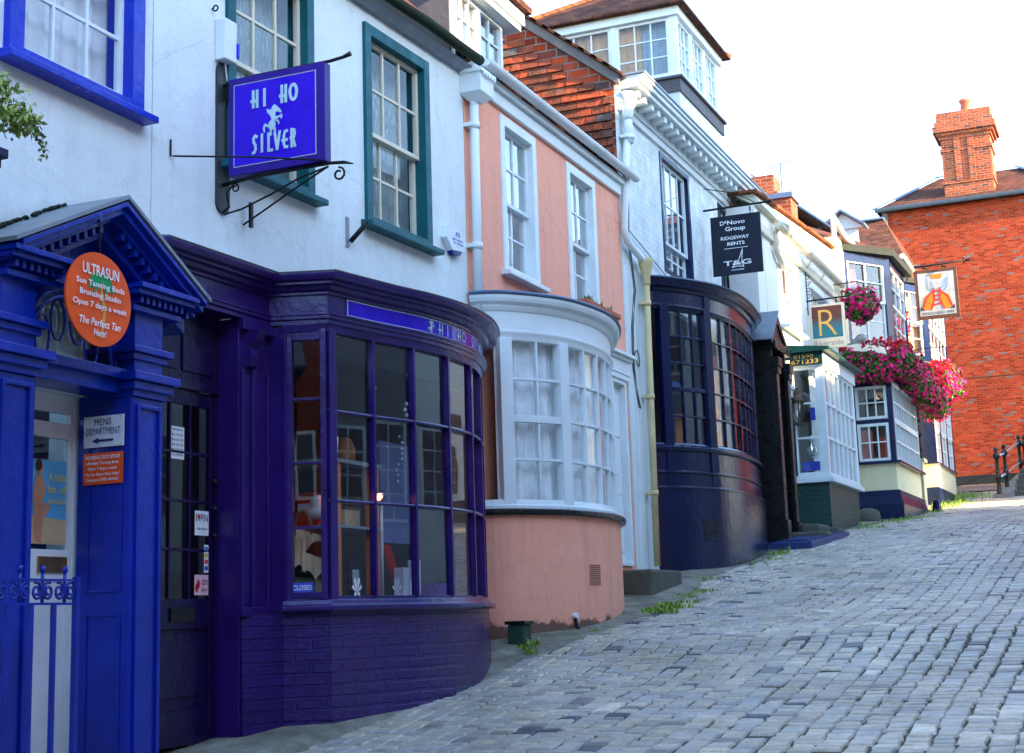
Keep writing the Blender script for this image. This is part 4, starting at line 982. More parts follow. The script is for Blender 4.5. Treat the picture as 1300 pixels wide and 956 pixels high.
for tx, a, b_, c, d_ in (('AS',11.69,11.78,3.355,3.40),('SECURITY',11.64,11.84,3.315,3.335),('01-45500',11.66,11.84,3.285,3.303)): obj('lettering', text_mb(tx, FB, .062, a, b_, c, d_, thick=.003, bold=.01), bi, hx)
fh = thing('flag_bracket', 'black flagpole holder on a grey plate below the second teal window', 'bracket', (-5.6,9.97,2.9))
q = MB(); q.box(FB, 0.001, .012, 9.955, 9.995, 2.90, 3.14); obj('plate', q, plain('zinc', (.30,.33,.36), .5, .3), fh)
obj('socket', MB().tube([FB.pt(.03,9.98,2.94), FB.pt(.14,10.06,3.10)], .020, 8), 'iron', fh)
ey = tag(obj('eye_bolt', MB().tube([FB.pt(.03+.02*math.cos(R(a)),8.24,4.235+.02*math.sin(R(a))) for a in range(0,360,30)], .006, 6, closed=True).tube([FB.pt(-.01,8.24,4.235), FB.pt(.015,8.24,4.235)], .006, 6), 'iron', None, base=FB.pt(0,8.24,4.2)), 'small iron ring bolt in the white wall above the alarm box', 'bolt')
downpipe('drainpipe', 'white drainpipe with square hopper between the white and pink houses', [(-5.42,12.10,4.80),(-5.43,12.09,2.45)], .042, ((-5.40,12.12,4.92),'box'), 'white_paint', 'drainpipes')
# ================================================================== C: pink cottage
FC = Wall(-5.5)
C_ = thing('cottage', 'pink rendered cottage with white sash windows and a rounded white bow window', 'house', (-5.5,14.2,0.))
obj('wall', wall_holes(FC, 12.04, 16.42, -.4, 4.93, [(12.87,13.76,3.31,4.86),(14.66,15.54,3.31,4.86),(15.86,16.26,.55,2.62)], .3), 'pink_render', C_)
for s0, s1 in ((12.86,13.77),(14.65,15.55)):
    sash_window(FC, s0, s1, 3.30, 4.87, C_, 'white_paint', 'white_paint', cols=2, rt=2, rb=2, fw=.10, fo=.02, rec=.055, gl='wavy_glass', cur='curtain_white', folds=5, sill=(s0 < 14), sillo=.10, meet=4.02)
q = MB(); P = FC.pt
q.box(FC, 0.001, .045, 12.05, 16.40, 4.915, 5.05); q.box(FC, 0.001, .09, 12.05, 16.42, 5.05, 5.12); obj('eaves_board', q, 'white_paint', C_, bevel=.006)
def half_gutter(F, o, s0, s1, z0, z1, r_, mat, par, n=9):
    mb = MB(); k_ = 9
    rings = []
    for t_ in (0, 1):
        s_, z_ = (s0, z0) if t_ == 0 else (s1, z1)
        rings.append([F.pt(o+r_*math.cos(math.pi+math.pi*i/k_), s_, z_+r_*math.sin(math.pi+math.pi*i/k_)) for i in range(k_+1)])
    for i in range(k_): mb.face([rings[0][i], rings[0][i+1], rings[1][i+1], rings[1][i]], None, True)
    mb.face(rings[0]); mb.face(rings[1])
    L = s1-s0; c = .35
    while c < L:
        z_ = z0+(z1-z0)*c/L
        for i in range(k_):
            a = [F.pt(o+(r_+.006)*math.cos(math.pi+math.pi*j/k_), s0+c+dd, z_+(r_+.006)*math.sin(math.pi+math.pi*j/k_)) for j, dd in ((i,0),(i+1,0),(i+1,.05),(i,.05))]
            mb.face(a)
        c += .95
    return obj('gutter', mb, mat, par)
half_gutter(FC, .155, 12.22, 16.66, 5.17, 5.19, .062, 'white_paint', C_)
q = MB(); q.hexa([P(.10,12.05,5.14),P(.10,12.05,5.19),P(.10,16.415,5.19),P(.10,16.415,5.14),P(-2.4,12.05,7.5),P(-2.4,12.05,7.56),P(-2.4,16.415,7.56),P(-2.4,16.415,7.5)])
q.hexa([P(-4.9,12.05,5.14),P(-4.9,12.05,5.19),P(-4.9,16.415,5.19),P(-4.9,16.415,5.14),P(-2.4,12.05,7.5),P(-2.4,12.05,7.56),P(-2.4,16.415,7.56),P(-2.4,16.415,7.5)])
q.hexa([P(-4.9,12.05,5.1),P(.08,12.05,5.1),P(.08,16.5,5.1),P(-4.9,16.5,5.1),P(-4.9,12.05,5.14),P(.08,12.05,5.14),P(.08,16.5,5.14),P(-4.9,16.5,5.14)])
roC = obj('roof', q, 'roof_tiles', C_)
# dormer
dmr = MB(); dmr.hexa([P(-2.4,12.20,5.2),P(-.20,12.20,5.2),P(-.20,12.24,5.2),P(-2.4,12.24,5.2),P(-2.4,12.20,6.3),P(-.20,12.20,6.25),P(-.20,12.24,6.25),P(-2.4,12.24,6.3)])
dmr.box(FC, -2.4, -.2, 13.36, 13.40, 5.2, 6.25); dmr.box(FC, -2.4, -.2, 12.2, 13.4, 6.25, 6.3)
dob = obj('dormer', dmr, 'slate_grey', C_)
q = MB(); ring(q, FC, -.24, -.15, 12.22, 13.38, 5.22, 6.0, .055); q.box(FC, -.24, -.15, 12.75, 12.84, 5.27, 5.95)
for a, b_ in ((12.275,12.75),(12.84,13.325)): bars(q, FC, -.21, -.17, a, b_, 5.27, 5.95, 3 if a < 12.5 else 2, 3, .02)
q.box(FC, -.26, -.04, 12.1, 13.62, 5.99, 6.06); q.box(FC, -.26, -.01, 12.1, 13.66, 6.06, 6.20); obj('dormer_window', q, 'white_paint', dob, bevel=.004)
q = MB(); q.box(FC, -.20, -.19, 12.27, 13.33, 5.27, 5.95); obj('dormer_glass', q, 'wavy_glass', dob)
q = MB(); q.box(FC, -2.5, .05, 12.05, 13.72, 6.20, 6.27); obj('dormer_roof', q, 'roof_tiles', dob)
# bow window
pb_ = catmull([(-5.5,12.09),(-5.30,12.16),(-5.10,12.38),(-4.92,12.70),(-4.84,13.05),(-4.81,13.42),(-4.84,13.80),(-4.93,14.20),(-5.07,14.62),(-5.27,15.05),(-5.5,15.36)], 4)
zb0, zb1 = 1.01, 2.50
mk = M['pink_render'].copy(); t = mk.node_tree; b = t.nodes['Principled BSDF']; lk = b.inputs['Base Color'].links[0].from_socket
tc = t.nodes.new('ShaderNodeTexCoord'); sx = t.nodes.new('ShaderNodeSeparateXYZ'); t.links.new(tc.outputs['Object'], sx.inputs[0])
mt_ = t.nodes.new('ShaderNodeMath'); mt_.operation = 'MULTIPLY_ADD'; mt_.inputs[1].default_value = -2.6; mt_.inputs[2].default_value = .20; t.links.new(sx.outputs[2], mt_.inputs[0])
ad = t.nodes.new('ShaderNodeMath'); ad.operation = 'ADD'; t.links.new(noise(t, 3.2, 8, .75), ad.inputs[0]); t.links.new(mt_.outputs[0], ad.inputs[1])
t.links.new(mix(t, ramp(t, ad.outputs[0], [(.74,(0,0,0)),(.82,(.85,.85,.85))]), lk, (.06,.05,.04)), b.inputs['Base Color'])
q = MB(); q.sweep(pb_, [(-.15,-.6),(.03,-.6),(.03,.90),(-.15,.90)], smooth=False); obj('bow_wall', q, mk, C_)
q = MB(); q.sweep(pb_, [(-.15,.90),(.075,.90),(.085,.92),(.085,.945),(.075,.955),(-.15,.955)]); obj('bow_ledge', q, 'black_paint', C_)
wf = MB()
wf.sweep(pb_, [(-.08,.956),(.03,.956),(.03,.985),(.015,1.0),(.0,1.04),(-.08,1.04)]); wf.sweep(pb_, [(-.08,zb1-.02),(.0,zb1-.02),(.012,zb1+.02),(.025,zb1+.05),(.025,zb1+.07),(.005,zb1+.075),(.005,2.74),(.02,2.75),(.04,2.78),(.04,2.80),(.085,2.82),(.10,2.85),(.105,2.88),(-.08,2.89)])
for y_, w_ in ((12.22,.12),(12.78,.13),(15.2,.10)): vbar(wf, pb_, y_, 1.0, zb1, w_, -.07, .016)
lsa = sub_plan(pb_, 12.26, 12.74); rsa = sub_plan(pb_, 12.84, 15.14)
for z_, h_ in ((1.40,.011),(2.13,.011)): wf.sweep(lsa, [(-.05,z_-h_),(.0,z_-h_),(.0,z_+h_),(-.05,z_+h_)])
wf.sweep(lsa, [(-.06,1.735),(.008,1.735),(.008,1.80),(-.06,1.80)]); vbar(wf, pb_, 12.48, 1.03, zb1, .02, -.05, .0)
for z_ in (1.40,1.77,2.13): wf.sweep(rsa, [(-.05,z_-.010),(.0,z_-.010),(.0,z_+.010),(-.05,z_+.010)])
cs = [13.15,13.48,13.81,14.13,14.42,14.69,14.93]
for y_ in cs: vbar(wf, pb_, y_, 1.03, zb1, .02, -.05, .004)
wC = obj('bow_window', wf, 'white_paint', C_, bevel=.003)
gm = MB(); st = [12.27,12.48,12.73]; 
for grp in ([12.27,12.48,12.73],[12.84]+cs+[15.14]):
    for i in range(len(grp)-1):
        a, b_ = at_y(pb_, grp[i]), at_y(pb_, grp[i+1])
        for z0, z1 in ((1.02,1.40),(1.40,1.77),(1.77,2.13),(2.13,2.49)):
            j1, j2 = random.uniform(-.003,.003), random.uniform(-.003,.003)
            gm.face([(a[0]-.03+j1,a[1],z0),(b_[0]-.03-j1,b_[1],z0),(b_[0]-.03-j1+j2,b_[1],z1),(a[0]-.03+j1+j2,a[1],z1)])
obj('glass', gm, 'window_glass', wC)
ci = offs(pb_, -.13); ci = [p for p in ci if 12.25 < p[1] < 15.2]
q = MB(); Lc = plan_len(ci); n = 260; CVc = Curve(ci)
for i in range(n+1):
    a = Lc[-1]*i/n; o_ = .022*math.sin(a*38)+.012*math.sin(a*91+1); q.v.append(CVc.pt(o_*1.3, a, .99)); q.v.append(CVc.pt(o_*.6, a, 2.5))
for i in range(n): q.f.append((2*i,2*i+2,2*i+3,2*i+1)); q.uv.append(None); q.sm.append(True)
obj('curtain', q, 'curtain_white', wC)
q = MB(); q.sweep(pb_, [(-.05,2.89),(.115,2.885),(.125,2.90),(.11,2.915),(-.10,2.96),(-.5,3.01),(-.5,2.97)])
obj('lead_roof', q, 'lead_sky_tint', C_)
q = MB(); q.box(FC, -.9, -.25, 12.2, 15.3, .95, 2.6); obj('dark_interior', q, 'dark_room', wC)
# door
q = MB(); ring(q, FC, -.12, .03, 15.80, 16.30, .54, 2.66, .05); 
for o_, z0, z1 in ((.05,2.66,2.72),(.06,2.72,2.88),(.09,2.88,2.92),(.13,2.92,2.96)): q.box(FC, -.01, o_, 15.74-(o_-.05), 16.36+(o_-.05), z0, z1)
obj('door_surround', q, 'white_paint', C_, bevel=.004)
q = MB(); q.box(FC, -.09, -.05, 15.85, 16.25, .55, 2.61)
for z0, z1 in ((.7,1.2),(1.35,1.9),(2.0,2.5)): q.box(FC, -.05, -.04, 15.90, 16.20, z0, z1)
dC = obj('door', q, 'white_paint', C_, bevel=.004); obj('handle', MB().lathe(FC.pt(0,15.9,1.55), [(.012,-.02),(.022,0),(.012,.02)], 10), 'brass', dC)
VF = Curve(pb_); LV = plan_len(pb_)
# air brick: find arc for y ~ 12.98
arc = next(LV[k] for k in range(len(pb_)) if pb_[k][1] > 13.0)
def vent(F, o, s0, s1, z0, z1, nx, nz, mat, lab):
    t_ = thing('air_vent', lab, 'vent', F.pt(o, (s0+s1)/2, z0))
    q = MB(); q.box(F, o, o+.004, s0, s1, z0, z1); obj('plate', q, mat, t_)
    q = MB()
    for i in range(nx):
        for j in range(nz):
            a = s0+(s1-s0)*(i+.5)/nx; c = z0+(z1-z0)*(j+.5)/nz; u, v_ = (s1-s0)/nx*.28, (z1-z0)/nz*.28; q.box(F, o+.0045, o+.006, a-u, a+u, c-v_, c+v_)
    obj('holes', q, 'dark_room', t_)
vent(VF, .031, arc-.02, arc+.20, .28, .47, 10, 10, 'pink_render', 'square perforated air vent in the pink curved wall')
tp = thing('pipe_outlet', 'short pipe outlet with white cap at the foot of the pink wall', 'pipe', (-4.85,12.75,-.1))
a_ = at_y(pb_, 12.75); obj('pipe', MB().tube([(a_[0]+.04,a_[1],.0),(a_[0]+.07,a_[1]-.01,-.10),(a_[0]+.10,a_[1]-.03,-.16)], .018, 8), 'iron', tp); obj('cap', MB().tube([(a_[0]+.02,a_[1],.005),(a_[0]+.07,a_[1]-.01,.01)], .025, 8), 'white_paint', tp)
mb_ = thing('meter_box', 'small dark green box with a lid between the purple and pink bows', 'box', (-5.1,11.98,-.35))
q = MB(); q.wbox(-5.17,-5.02,11.93,12.10,-.45,-.05); obj('case', q, plain('box_green', (.03,.07,.05), .6, 0, .3), mb_, bevel=.01)
q = MB(); q.wbox(-5.19,-5.0,11.91,12.12,-.05,-.02); obj('lid', q, 'black_paint', mb_, bevel=.005)
# terracotta trough on the bow roof
tt = thing('plant_trough', 'terracotta trough of weeds on the lead roof under the right pink house window', 'planter', (-5.3,14.9,3.0))
q = MB(); q.hexa([(-5.44,14.25,2.99),(-5.17,14.25,2.99),(-5.17,15.15,2.99),(-5.44,15.15,2.99),(-5.47,14.2,3.19),(-5.14,14.2,3.19),(-5.14,15.2,3.19),(-5.47,15.2,3.19)]); q.wbox(-5.48,-5.13,14.18,15.22,3.17,3.22); obj('trough', q, 'terracotta', tt, bevel=.006)
leafy('weeds', (.08,.18,.02), (.30,.45,.06))
def tuft(mb, T, c, n, h, spread):
    for _ in range(n):
        a = random.random()*6.283; r_ = spread*math.sqrt(random.random()); x, y = c[0]+r_*math.cos(a), c[1]+r_*math.sin(a); hh = h*random.uniform(.4,1.1); b_ = random.random()*6.283
        lx, ly = math.cos(b_)*hh*.5, math.sin(b_)*hh*.5; w_ = .006+.006*random.random(); nx, ny = -math.sin(b_)*w_, math.cos(b_)*w_
        z = c[2] if len(c) > 3 else c[2]
        mb.face([(x-nx,y-ny,z),(x+nx,y+ny,z),(x+lx*.4+nx*.8,y+ly*.4+ny*.8,z+hh*.7),(x+lx*.4-nx*.8,y+ly*.4-ny*.8,z+hh*.7)]); mb.face([(x+lx*.4-nx*.8,y+ly*.4-ny*.8,z+hh*.7),(x+lx*.4+nx*.8,y+ly*.4+ny*.8,z+hh*.7),(x+lx,y+ly,z+hh)])
        v_ = random.random(); T += [v_, v_]
q = MB(); T = []; 
for k in range(8): tuft(q, T, (-5.3+random.uniform(-.1,.1), random.uniform(14.3,15.1), 3.2), 14, .10, .05)
obj('weeds', q, 'weeds', tt, tint=T, calc=False)
q = MB(); q.wbox(-5.6,-4.93,15.25,16.35,-.1,.47); ds = tag(obj('doorstep', q, 'stone', None, base=(-5.2,15.9,0), bevel=.03), 'worn mossy stone block step below the white door of the pink house', 'step')
downpipe('drainpipe', 'white drainpipe down the right edge of the pink house', [(-5.42,16.62,5.70),(-5.42,16.50,5.2),(-5.44,16.40,4.5),(-5.43,16.48,4.36),(-5.40,16.9,4.24),(-5.40,17.0,4.22)], .045, None, 'white_paint', 'drainpipes')

# ================================================================== D: white house with navy shop
D = thing('shop_building', 'white house with navy curved shopfront, dentil cornice and glazed rooftop lantern', 'shop', (-5.5,19.5,.5))
FD = Wall(-5.5)
obj('wall', wall_holes(FD, 16.45, 22.6, -.2, 6.05, [(18.16,19.48,4.38,5.97),(21.0,22.3,4.38,5.97),(17.3,20.95,.6,3.9)], .3), 'white_brick', D)
q = MB(); q.box(FD, .001, .02, 16.42, 17.2, .3, 4.1); q.box(FD, .001, .05, 17.06, 17.16, .3, 4.1); obj('pier', q, 'white_render_old', D)
for s0, s1, op in ((18.16,19.49,.0),(21.0,22.3,0)):
    sash_window(FD, s0, s1, 4.36, 5.98, D, 'dark_blue_paint', 'white_paint', cols=4, rt=2, rb=2, fw=.07, fo=.015, rec=.05, gl='wavy_glass', cur='curtain_grey', folds=6, sill=False, meet=4.80 if s0 < 20 else 5.1)
q = MB(); P = FD.pt
for o_, z0, z1 in ((.04,6.03,6.12),(.07,6.12,6.16),(.30,6.28,6.34),(.34,6.34,6.40),(.37,6.40,6.44)): q.box(FD, -.05, o_, 16.5, 22.75, z0, z1)
q.box(FD, -.05, .06, 16.5, 22.7, 6.16, 6.28); c_ = 16.6
while c_ < 22.6: q.box(FD, .06, .25, c_, c_+.10, 6.19, 6.28); c_ += .27
obj('cornice', q, 'white_paint', D, bevel=.008)
obj('cornice_lead', MB().box(FD, -.1, .385, 16.48, 22.78, 6.441, 6.465), 'lead', D)
q = MB(); G0 = WallY(16.44); Pg = G0.pt
q.face([Pg(0,-5.5,5.0),Pg(0,-5.5,6.36),Pg(0,-8.6,8.85),Pg(0,-8.6,5.0)]); q.face([Pg(-.1,-5.5,5.0),Pg(-.1,-5.5,6.36),Pg(-.1,-8.6,8.85),Pg(-.1,-8.6,5.0)])
obj('gable_wall', q, 'tile_brick', D)
rgt = MB(); # ragged hung tiles standing a little proud
for row in range(34):
    z_ = 5.15+row*.105; x_ = -8.5+random.random()*.2
    while x_ < -5.55:
        w_ = random.uniform(.12,.26)
        if 6.36+(-5.5-(x_+w_))*.803 > z_+.16 and z_ > 5.14+(-5.4-x_)*1.0-.1:
            o_ = random.uniform(.006,.030); x2 = min(x_+w_-.008, -5.54)
            rgt.hexa([Pg(0,x_,z_),Pg(o_+.012,x_,z_),Pg(o_+.012,x2,z_),Pg(0,x2,z_),Pg(0,x_,z_+.09),Pg(o_*.3,x_,z_+.09),Pg(o_*.3,x2,z_+.09),Pg(0,x2,z_+.09)])
        x_ += w_
n_ = len(rgt.f)//6; T = [v for _ in range(n_) for v in [random.random()]*6]
m, t, b = nodes('hung_tiles'); a = t.nodes.new('ShaderNodeAttribute'); a.attribute_name = 'tint'
c = ramp(t, a.outputs['Fac'], [(.0,(.20,.05,.03)),(.3,(.38,.075,.03)),(.6,(.58,.10,.035)),(.85,(.30,.08,.05)),(.93,(.16,.15,.14)),(1.,(.10,.09,.09))])
c = mix(t, ramp(t, noise(t, 3, 8, .75), [(.38,(0,0,0)),(.60,(.85,.85,.85))]), c, (.07,.045,.03)); t.links.new(c, b.inputs['Base Color']); b.inputs['Roughness'].default_value = .9; bump(t, b, noise(t, 30, 6), .7, .02); M['hung_tiles'] = m
obj('hung_tiles', rgt, 'hung_tiles', D, tint=T)
q = MB(); q.hexa([Pg(.0,-5.42,6.30),Pg(.05,-5.42,6.30),Pg(.05,-8.6,8.85),Pg(.0,-8.6,8.85),Pg(.0,-5.42,6.43),Pg(.05,-5.42,6.43),Pg(.05,-8.6,8.98),Pg(.0,-8.6,8.98)])
obj('verge', q, 'concrete', D)
q = MB(); k = 0.
while k < 3.1:
    x_ = -5.36-k; z_ = 6.40+k*.803; q.hexa([Pg(.10,x_,z_),Pg(.10,x_-.24,z_+.19),Pg(-.2,x_-.24,z_+.19),Pg(-.2,x_,z_),Pg(.10,x_,z_+.035),Pg(.10,x_-.22,z_+.215),Pg(-.2,x_-.22,z_+.215),Pg(-.2,x_,z_+.035)]); k += .155
q.hexa([P(.1,16.6,6.38),P(.1,16.6,6.44),P(.1,22.6,6.44),P(.1,22.6,6.38),P(-3.1,16.6,8.9),P(-3.1,16.6,8.98),P(-3.1,22.6,8.98),P(-3.1,22.6,8.9)])
obj('roof', q, 'roof_tiles', D)
# rooftop lantern
LF = Wall(-5.75); LS = WallY(20.2); 
q = MB(); q.wbox(-8.6,-5.75,20.2,22.55,6.4,7.62); lan = obj('lantern', q, 'white_render_old', D)
q = MB(); q.wbox(-8.63,-5.72,20.17,22.58,7.50,7.70); q.wbox(-8.66,-5.68,20.13,22.62,7.70,7.735); obj('lead_band', q, 'slate_grey', lan)
q = MB(); q.wbox(-8.64,-5.69,20.14,22.61,7.735,7.775)
z0, z1 = 7.775, 8.68
for x_ in (-8.55,-5.82): 
    for y_ in (20.2,22.44): q.wbox(x_-.05,x_+.07,y_,y_+.11,z0,z1)
q.wbox(-8.62,-5.70,20.15,22.6,z1,z1+.13); 
for a, b_ in ((-8.48,-7.78),(-7.70,-6.78),(-6.70,-5.87)):
    ring(q, LS, -.09, -.02, a, b_, z0, z1, .045); bars(q, LS, -.075, -.035, a+.04, b_-.04, z0+.04, z1-.04, 3, 3, .02)
    b_ < -6 and q.box(LS, -.10, 0, b_, b_+.08, z0, z1)
for a, b_ in ((20.31,20.98),(21.03,21.70),(21.75,22.44)):
    ring(q, LF, -.09, -.02, a, b_, z0, z1, .04); bars(q, LF, -.075, -.035, a+.04, b_-.04, z0+.04, z1-.04, 3, 3, .018); b_ < 22.4 and q.box(LF, -.10, 0, b_, b_+.05, z0, z1)
obj('lantern_frame', q, 'white_paint', lan, bevel=.004)
q = MB(); q.box(LS, -.065, -.055, -8.5, -5.85, z0, z1); q.box(LF, -.065, -.055, 20.3, 22.45, z0, z1); obj('lantern_glass', q, 'quiet_glass', lan)
curtain(LS, -.16, -8.45, -6.35, z0, z1, 16, .02, 'curtain_orange', lan); curtain(LS, -.20, -6.7, -5.88, z0, z1, 9, .02, 'curtain_grey', lan, 'curtain')  # one curtain: its sunlit part painted orange, its shaded part grey
curtain(LF, -.2, 20.35, 22.4, z0, z1, 12, .02, 'curtain_white', lan)
q = MB(); q.wbox(-8.3,-6.1,20.6,22.2,7.7,8.7); obj('dark_interior', q, 'grey_room', lan)
q = MB(); e = .17; x0, x1, y0, y1, ze = -8.6-e, -5.75+e, 20.2-e, 22.55+e, 8.81; ap = (-7.2, 21.37, 9.75)
for a, b_ in (((x0,y0),(x1,y0)),((x1,y0),(x1,y1)),((x1,y1),(x0,y1)),((x0,y1),(x0,y0))): q.face([(*a,ze+.03),(*b_,ze+.03),ap]); q.face([(*a,ze),(*b_,ze),(*b_,ze+.03),(*a,ze+.03)])
q.face([(x0,y0,ze),(x1,y0,ze),(x1,y1,ze),(x0,y1,ze)]); obj('lantern_roof', q, 'roof_tiles', lan)
q = MB(); q.tube([(x1,y0,ze+.05), ap], .045, 6); q.tube([(x0,y0,ze+.05), ap], .045, 6); q.tube([(x1,y1,ze+.05), ap], .045, 6); obj('hip_tiles', q, 'orange_tiles', lan)
# navy bow
nb_ = catmull([(-5.5,17.22),(-5.36,17.30),(-5.16,17.58),(-4.98,17.95),(-4.88,18.35),(-4.83,18.80),(-4.84,19.30),(-4.89,19.85),(-4.97,20.40),(-5.10,20.80),(-5.28,21.0),(-5.5,21.1)], 4)
q = MB(); q.sweep(nb_, [(-.12,-.4),(.075,-.4),(.06,1.47),(-.12,1.47)], smooth=False); obj('base', q, 'navy_paint', D)
wf = MB(); zn0, zn1 = 2.04, 3.69
wf.sweep(nb_, [(-.12,1.471),(.07,1.47),(.07,1.495),(.025,1.51),(.02,1.66),(.045,1.665),(.045,1.685),(.01,1.70),(.008,1.93),(.045,1.94),(.06,1.96),(.06,1.985),(.02,2.01),(.0,zn0),(-.12,zn0)])
wf.sweep(nb_, [(-.10,zn1),(.0,zn1),(.015,zn1+.03),(.03,zn1+.04),(.03,zn1+.06),(.008,zn1+.07),(.008,3.91),(.03,3.92),(.06,3.95),(.10,3.97),(.12,4.01),(.14,4.04),(-.10,4.06)])
for y_, w_ in ((17.36,.12),(18.02,.15),(20.75,.12)): vbar(wf, nb_, y_, 1.52, zn1+.05, w_, -.09, .03)
vbar(wf, nb_, 18.02, 3.74, 3.92, .10, .0, .03)
lsa = sub_plan(nb_, 17.42, 17.95); rsa = sub_plan(nb_, 18.10, 20.7)
for z_ in (2.37,3.03,3.36): wf.sweep(lsa, [(-.05,z_-.012),(0,z_-.012),(0,z_+.012),(-.05,z_+.012)])
wf.sweep(lsa, [(-.06,2.68),(.01,2.68),(.01,2.73),(-.06,2.73)])
for y_ in (17.58,17.76): vbar(wf, nb_, y_, zn0, zn1, .022, -.05, .004)
for z_ in (2.37,2.70,3.03,3.36): wf.sweep(rsa, [(-.04,z_-.009),(.003,z_-.009),(.003,z_+.009),(-.04,z_+.009)])
cs = [18.40,18.70,19.0,19.3,19.6,19.9,20.18,20.45]
for y_ in cs: vbar(wf, nb_, y_, zn0, zn1, .018, -.04, .005)
wD = obj('bow_window', wf, 'navy_paint', D, bevel=.003)
gm = MB()
for grp in ([17.42,17.58,17.76,17.95],[18.10]+cs+[20.7]):
    for i in range(len(grp)-1):
        a, b_ = at_y(nb_, grp[i]), at_y(nb_, grp[i+1]); zz_ = [zn0,2.37,2.70,3.03,3.36,zn1]
        for k in range(5):
            j1, j2 = random.uniform(-.004,.004), random.uniform(-.004,.004); z0, z1 = zz_[k], zz_[k+1]
            gm.face([(a[0]-.025+j1,a[1],z0),(b_[0]-.025-j1,b_[1],z0),(b_[0]-.025-j1+j2,b_[1],z1),(a[0]-.025+j1+j2,a[1],z1)])
obj('glass', gm, 'shop_glass', wD)
q = MB(); q.sweep(nb_, [(-.05,4.062),(.145,4.04),(.165,4.055),(.14,4.08),(-.1,4.12),(-.35,4.14),(-.35,4.10)]); obj('lead_roof', q, 'dark_blue_paint', D)
q = MB(); room(q, -8.0, -5.52, 17.1, 21.0, 1.95, 3.85); rmD = obj('shop_interior', q, 'grey_room', D)
q = MB(); q.face([(p[0]-.06,p[1],2.03) for p in nb_]); obj('display_floor', q, 'orange_wood', rmD)
def banner(F, o, s0, s1, z0, z1, mat, lab):
    t_ = obj('banner', MB().box(F, o, o+.01, s0, s1, z0, z1), mat, None, base=F.pt(o, s0, z0)); return tag(t_, lab, 'banner')
CN = Curve(offs(nb_, -.10)); LN = plan_len(CN.P); arcn = next(LN[k] for k in range(len(nb_)) if nb_[k][1] > 18.12)
ban = MB()
for k in range(3): ban.box(CN, 0, .008, arcn+.09*k, arcn+.09*(k+1), 1.99, 3.22)
bn = obj('banner', ban, plain('banner_orange', (.72,.12,.03), .6), None, base=CN.pt(0,arcn,1.98)); tag(bn, 'tall orange banner with pale curves inside the navy bow window', 'banner')
obj('swirl', strokes_mb([[(.2,.0),(.6,.1),(.8,.2),(.3,.35),(.2,.5),(.7,.6),(.4,.7),(.5,.8)]], CN, .009, arcn, arcn+.25, 2.1, 3.15, .02), 'pale_tube', bn)
q = MB(); q.wbox(-5.32,-5.24,17.68,17.76,2.03,2.38); q.wbox(-5.45,-5.2,17.55,17.85,2.36,2.40); tag(obj('stool', q, 'orange_wood', None, base=(-5.3,17.7,2.03)), 'small wooden stool inside the left pane of the navy shop window', 'stool')
q = MB(); q.wbox(-5.45,-5.25,17.5,17.8,2.68,2.80); tag(obj('shoe_box', q, plain('box_blue_red', (.10,.14,.45), .5), None, base=(-5.35,17.6,2.68)), 'flat blue box high in the left pane of the navy shop window', 'box')
arcd = next(LV2 for LV2, p in zip(plan_len(nb_), nb_) if p[1] > 17.75); CD = Curve(nb_)
vd = thing('air_vent', 'dark louvred air vent low in the navy curved base', 'vent', (-4.9,17.2,.9)); q = MB()
for k in range(6): q.box(CD, .062, .074, arcd-.05, arcd+.22, .86+.045*k, .885+.045*k)
obj('slats', q, 'black_paint', vd)
downpipe('drainpipe', 'faded yellow drainpipe with round hopper between the pink and navy shops', [(-5.38,16.98,4.0),(-5.38,16.86,.55)], .038, ((-5.38,16.98,4.22),'round'), 'yellow_paint', 'drainpipes')
downpipe('drainpipe', 'white rainwater pipe with fluted round hopper below the dentil cornice', [(-5.40,16.62,6.0),(-5.40,16.62,5.62)], .055, ((-5.40,16.62,6.22),'round'), 'white_paint', 'drainpipes')
cb_ = MB()
for off_, z_ in ((0,0),(.05,.03)):
    cb_.tube([FD.pt(.03+.01*math.sin(k*1.7), 16.66+off_+.10*math.sin(k*.9)*(.3 if k < 9 else 1), 6.0-k*.24) for k in range(16)], .007, 5)
cb_.tube([FD.pt(.03, 16.7, 4.55),FD.pt(.03,17.4,4.42),FD.pt(.03,18.4,4.22),FD.pt(.03,19.2,4.12)], .006, 5)
cb_.tube([FD.pt(.04,16.66+.14*math.sin(k*.5),3.0-.10*math.sin(k*.9)) for k in range(10)], .007, 5)
tag(obj('cables', cb_, 'cable', None, base=(-5.47,16.7,2.9)), 'tangled black cables running down the white wall by the yellow drainpipe', 'cable')
# projecting sign
ds_ = thing('hanging_sign', 'dark slate projecting shop sign with white lettering and small sail emblem', 'sign', (-5.5,20.2,4.67))
dsm = plain('sign_slate', (.014,.02,.035), .35)
q = MB(); q.wbox(-5.40,-4.68,20.18,20.22,4.67,5.53); obj('board', q, dsm, ds_, bevel=.003)
NF = WallY(20.18)
for tx, a, b_, c, d_ in (('D',-5.26,-5.20,5.395,5.455),('e',-5.195,-5.165,5.42,5.455),('Novo',-5.155,-4.90,5.395,5.455),('Group',-5.19,-4.90,5.285,5.365),('RIDGEWAY',-5.26,-4.85,5.175,5.225),('RENTS',-5.17,-4.92,5.09,5.14),('T&G',-5.24,-4.84,4.80,4.87),('CLOTHING',-5.13,-4.95,4.722,4.742)):
    obj('lettering', text_mb(tx, NF, .0, a, b_, c, d_, bold=.02), sw, ds_)
obj('line', MB().box(NF, 0, .003, -5.22, -4.88, 5.045, 5.052), sw, ds_)
obj('sail', strokes_mb([[(0,0),(.5,.35),(.85,1),(.75,.25),(.9,0),(.4,.05),(.0,0)]], NF, .0, -5.12, -4.93, 4.77, 5.02, .010), sw, ds_)
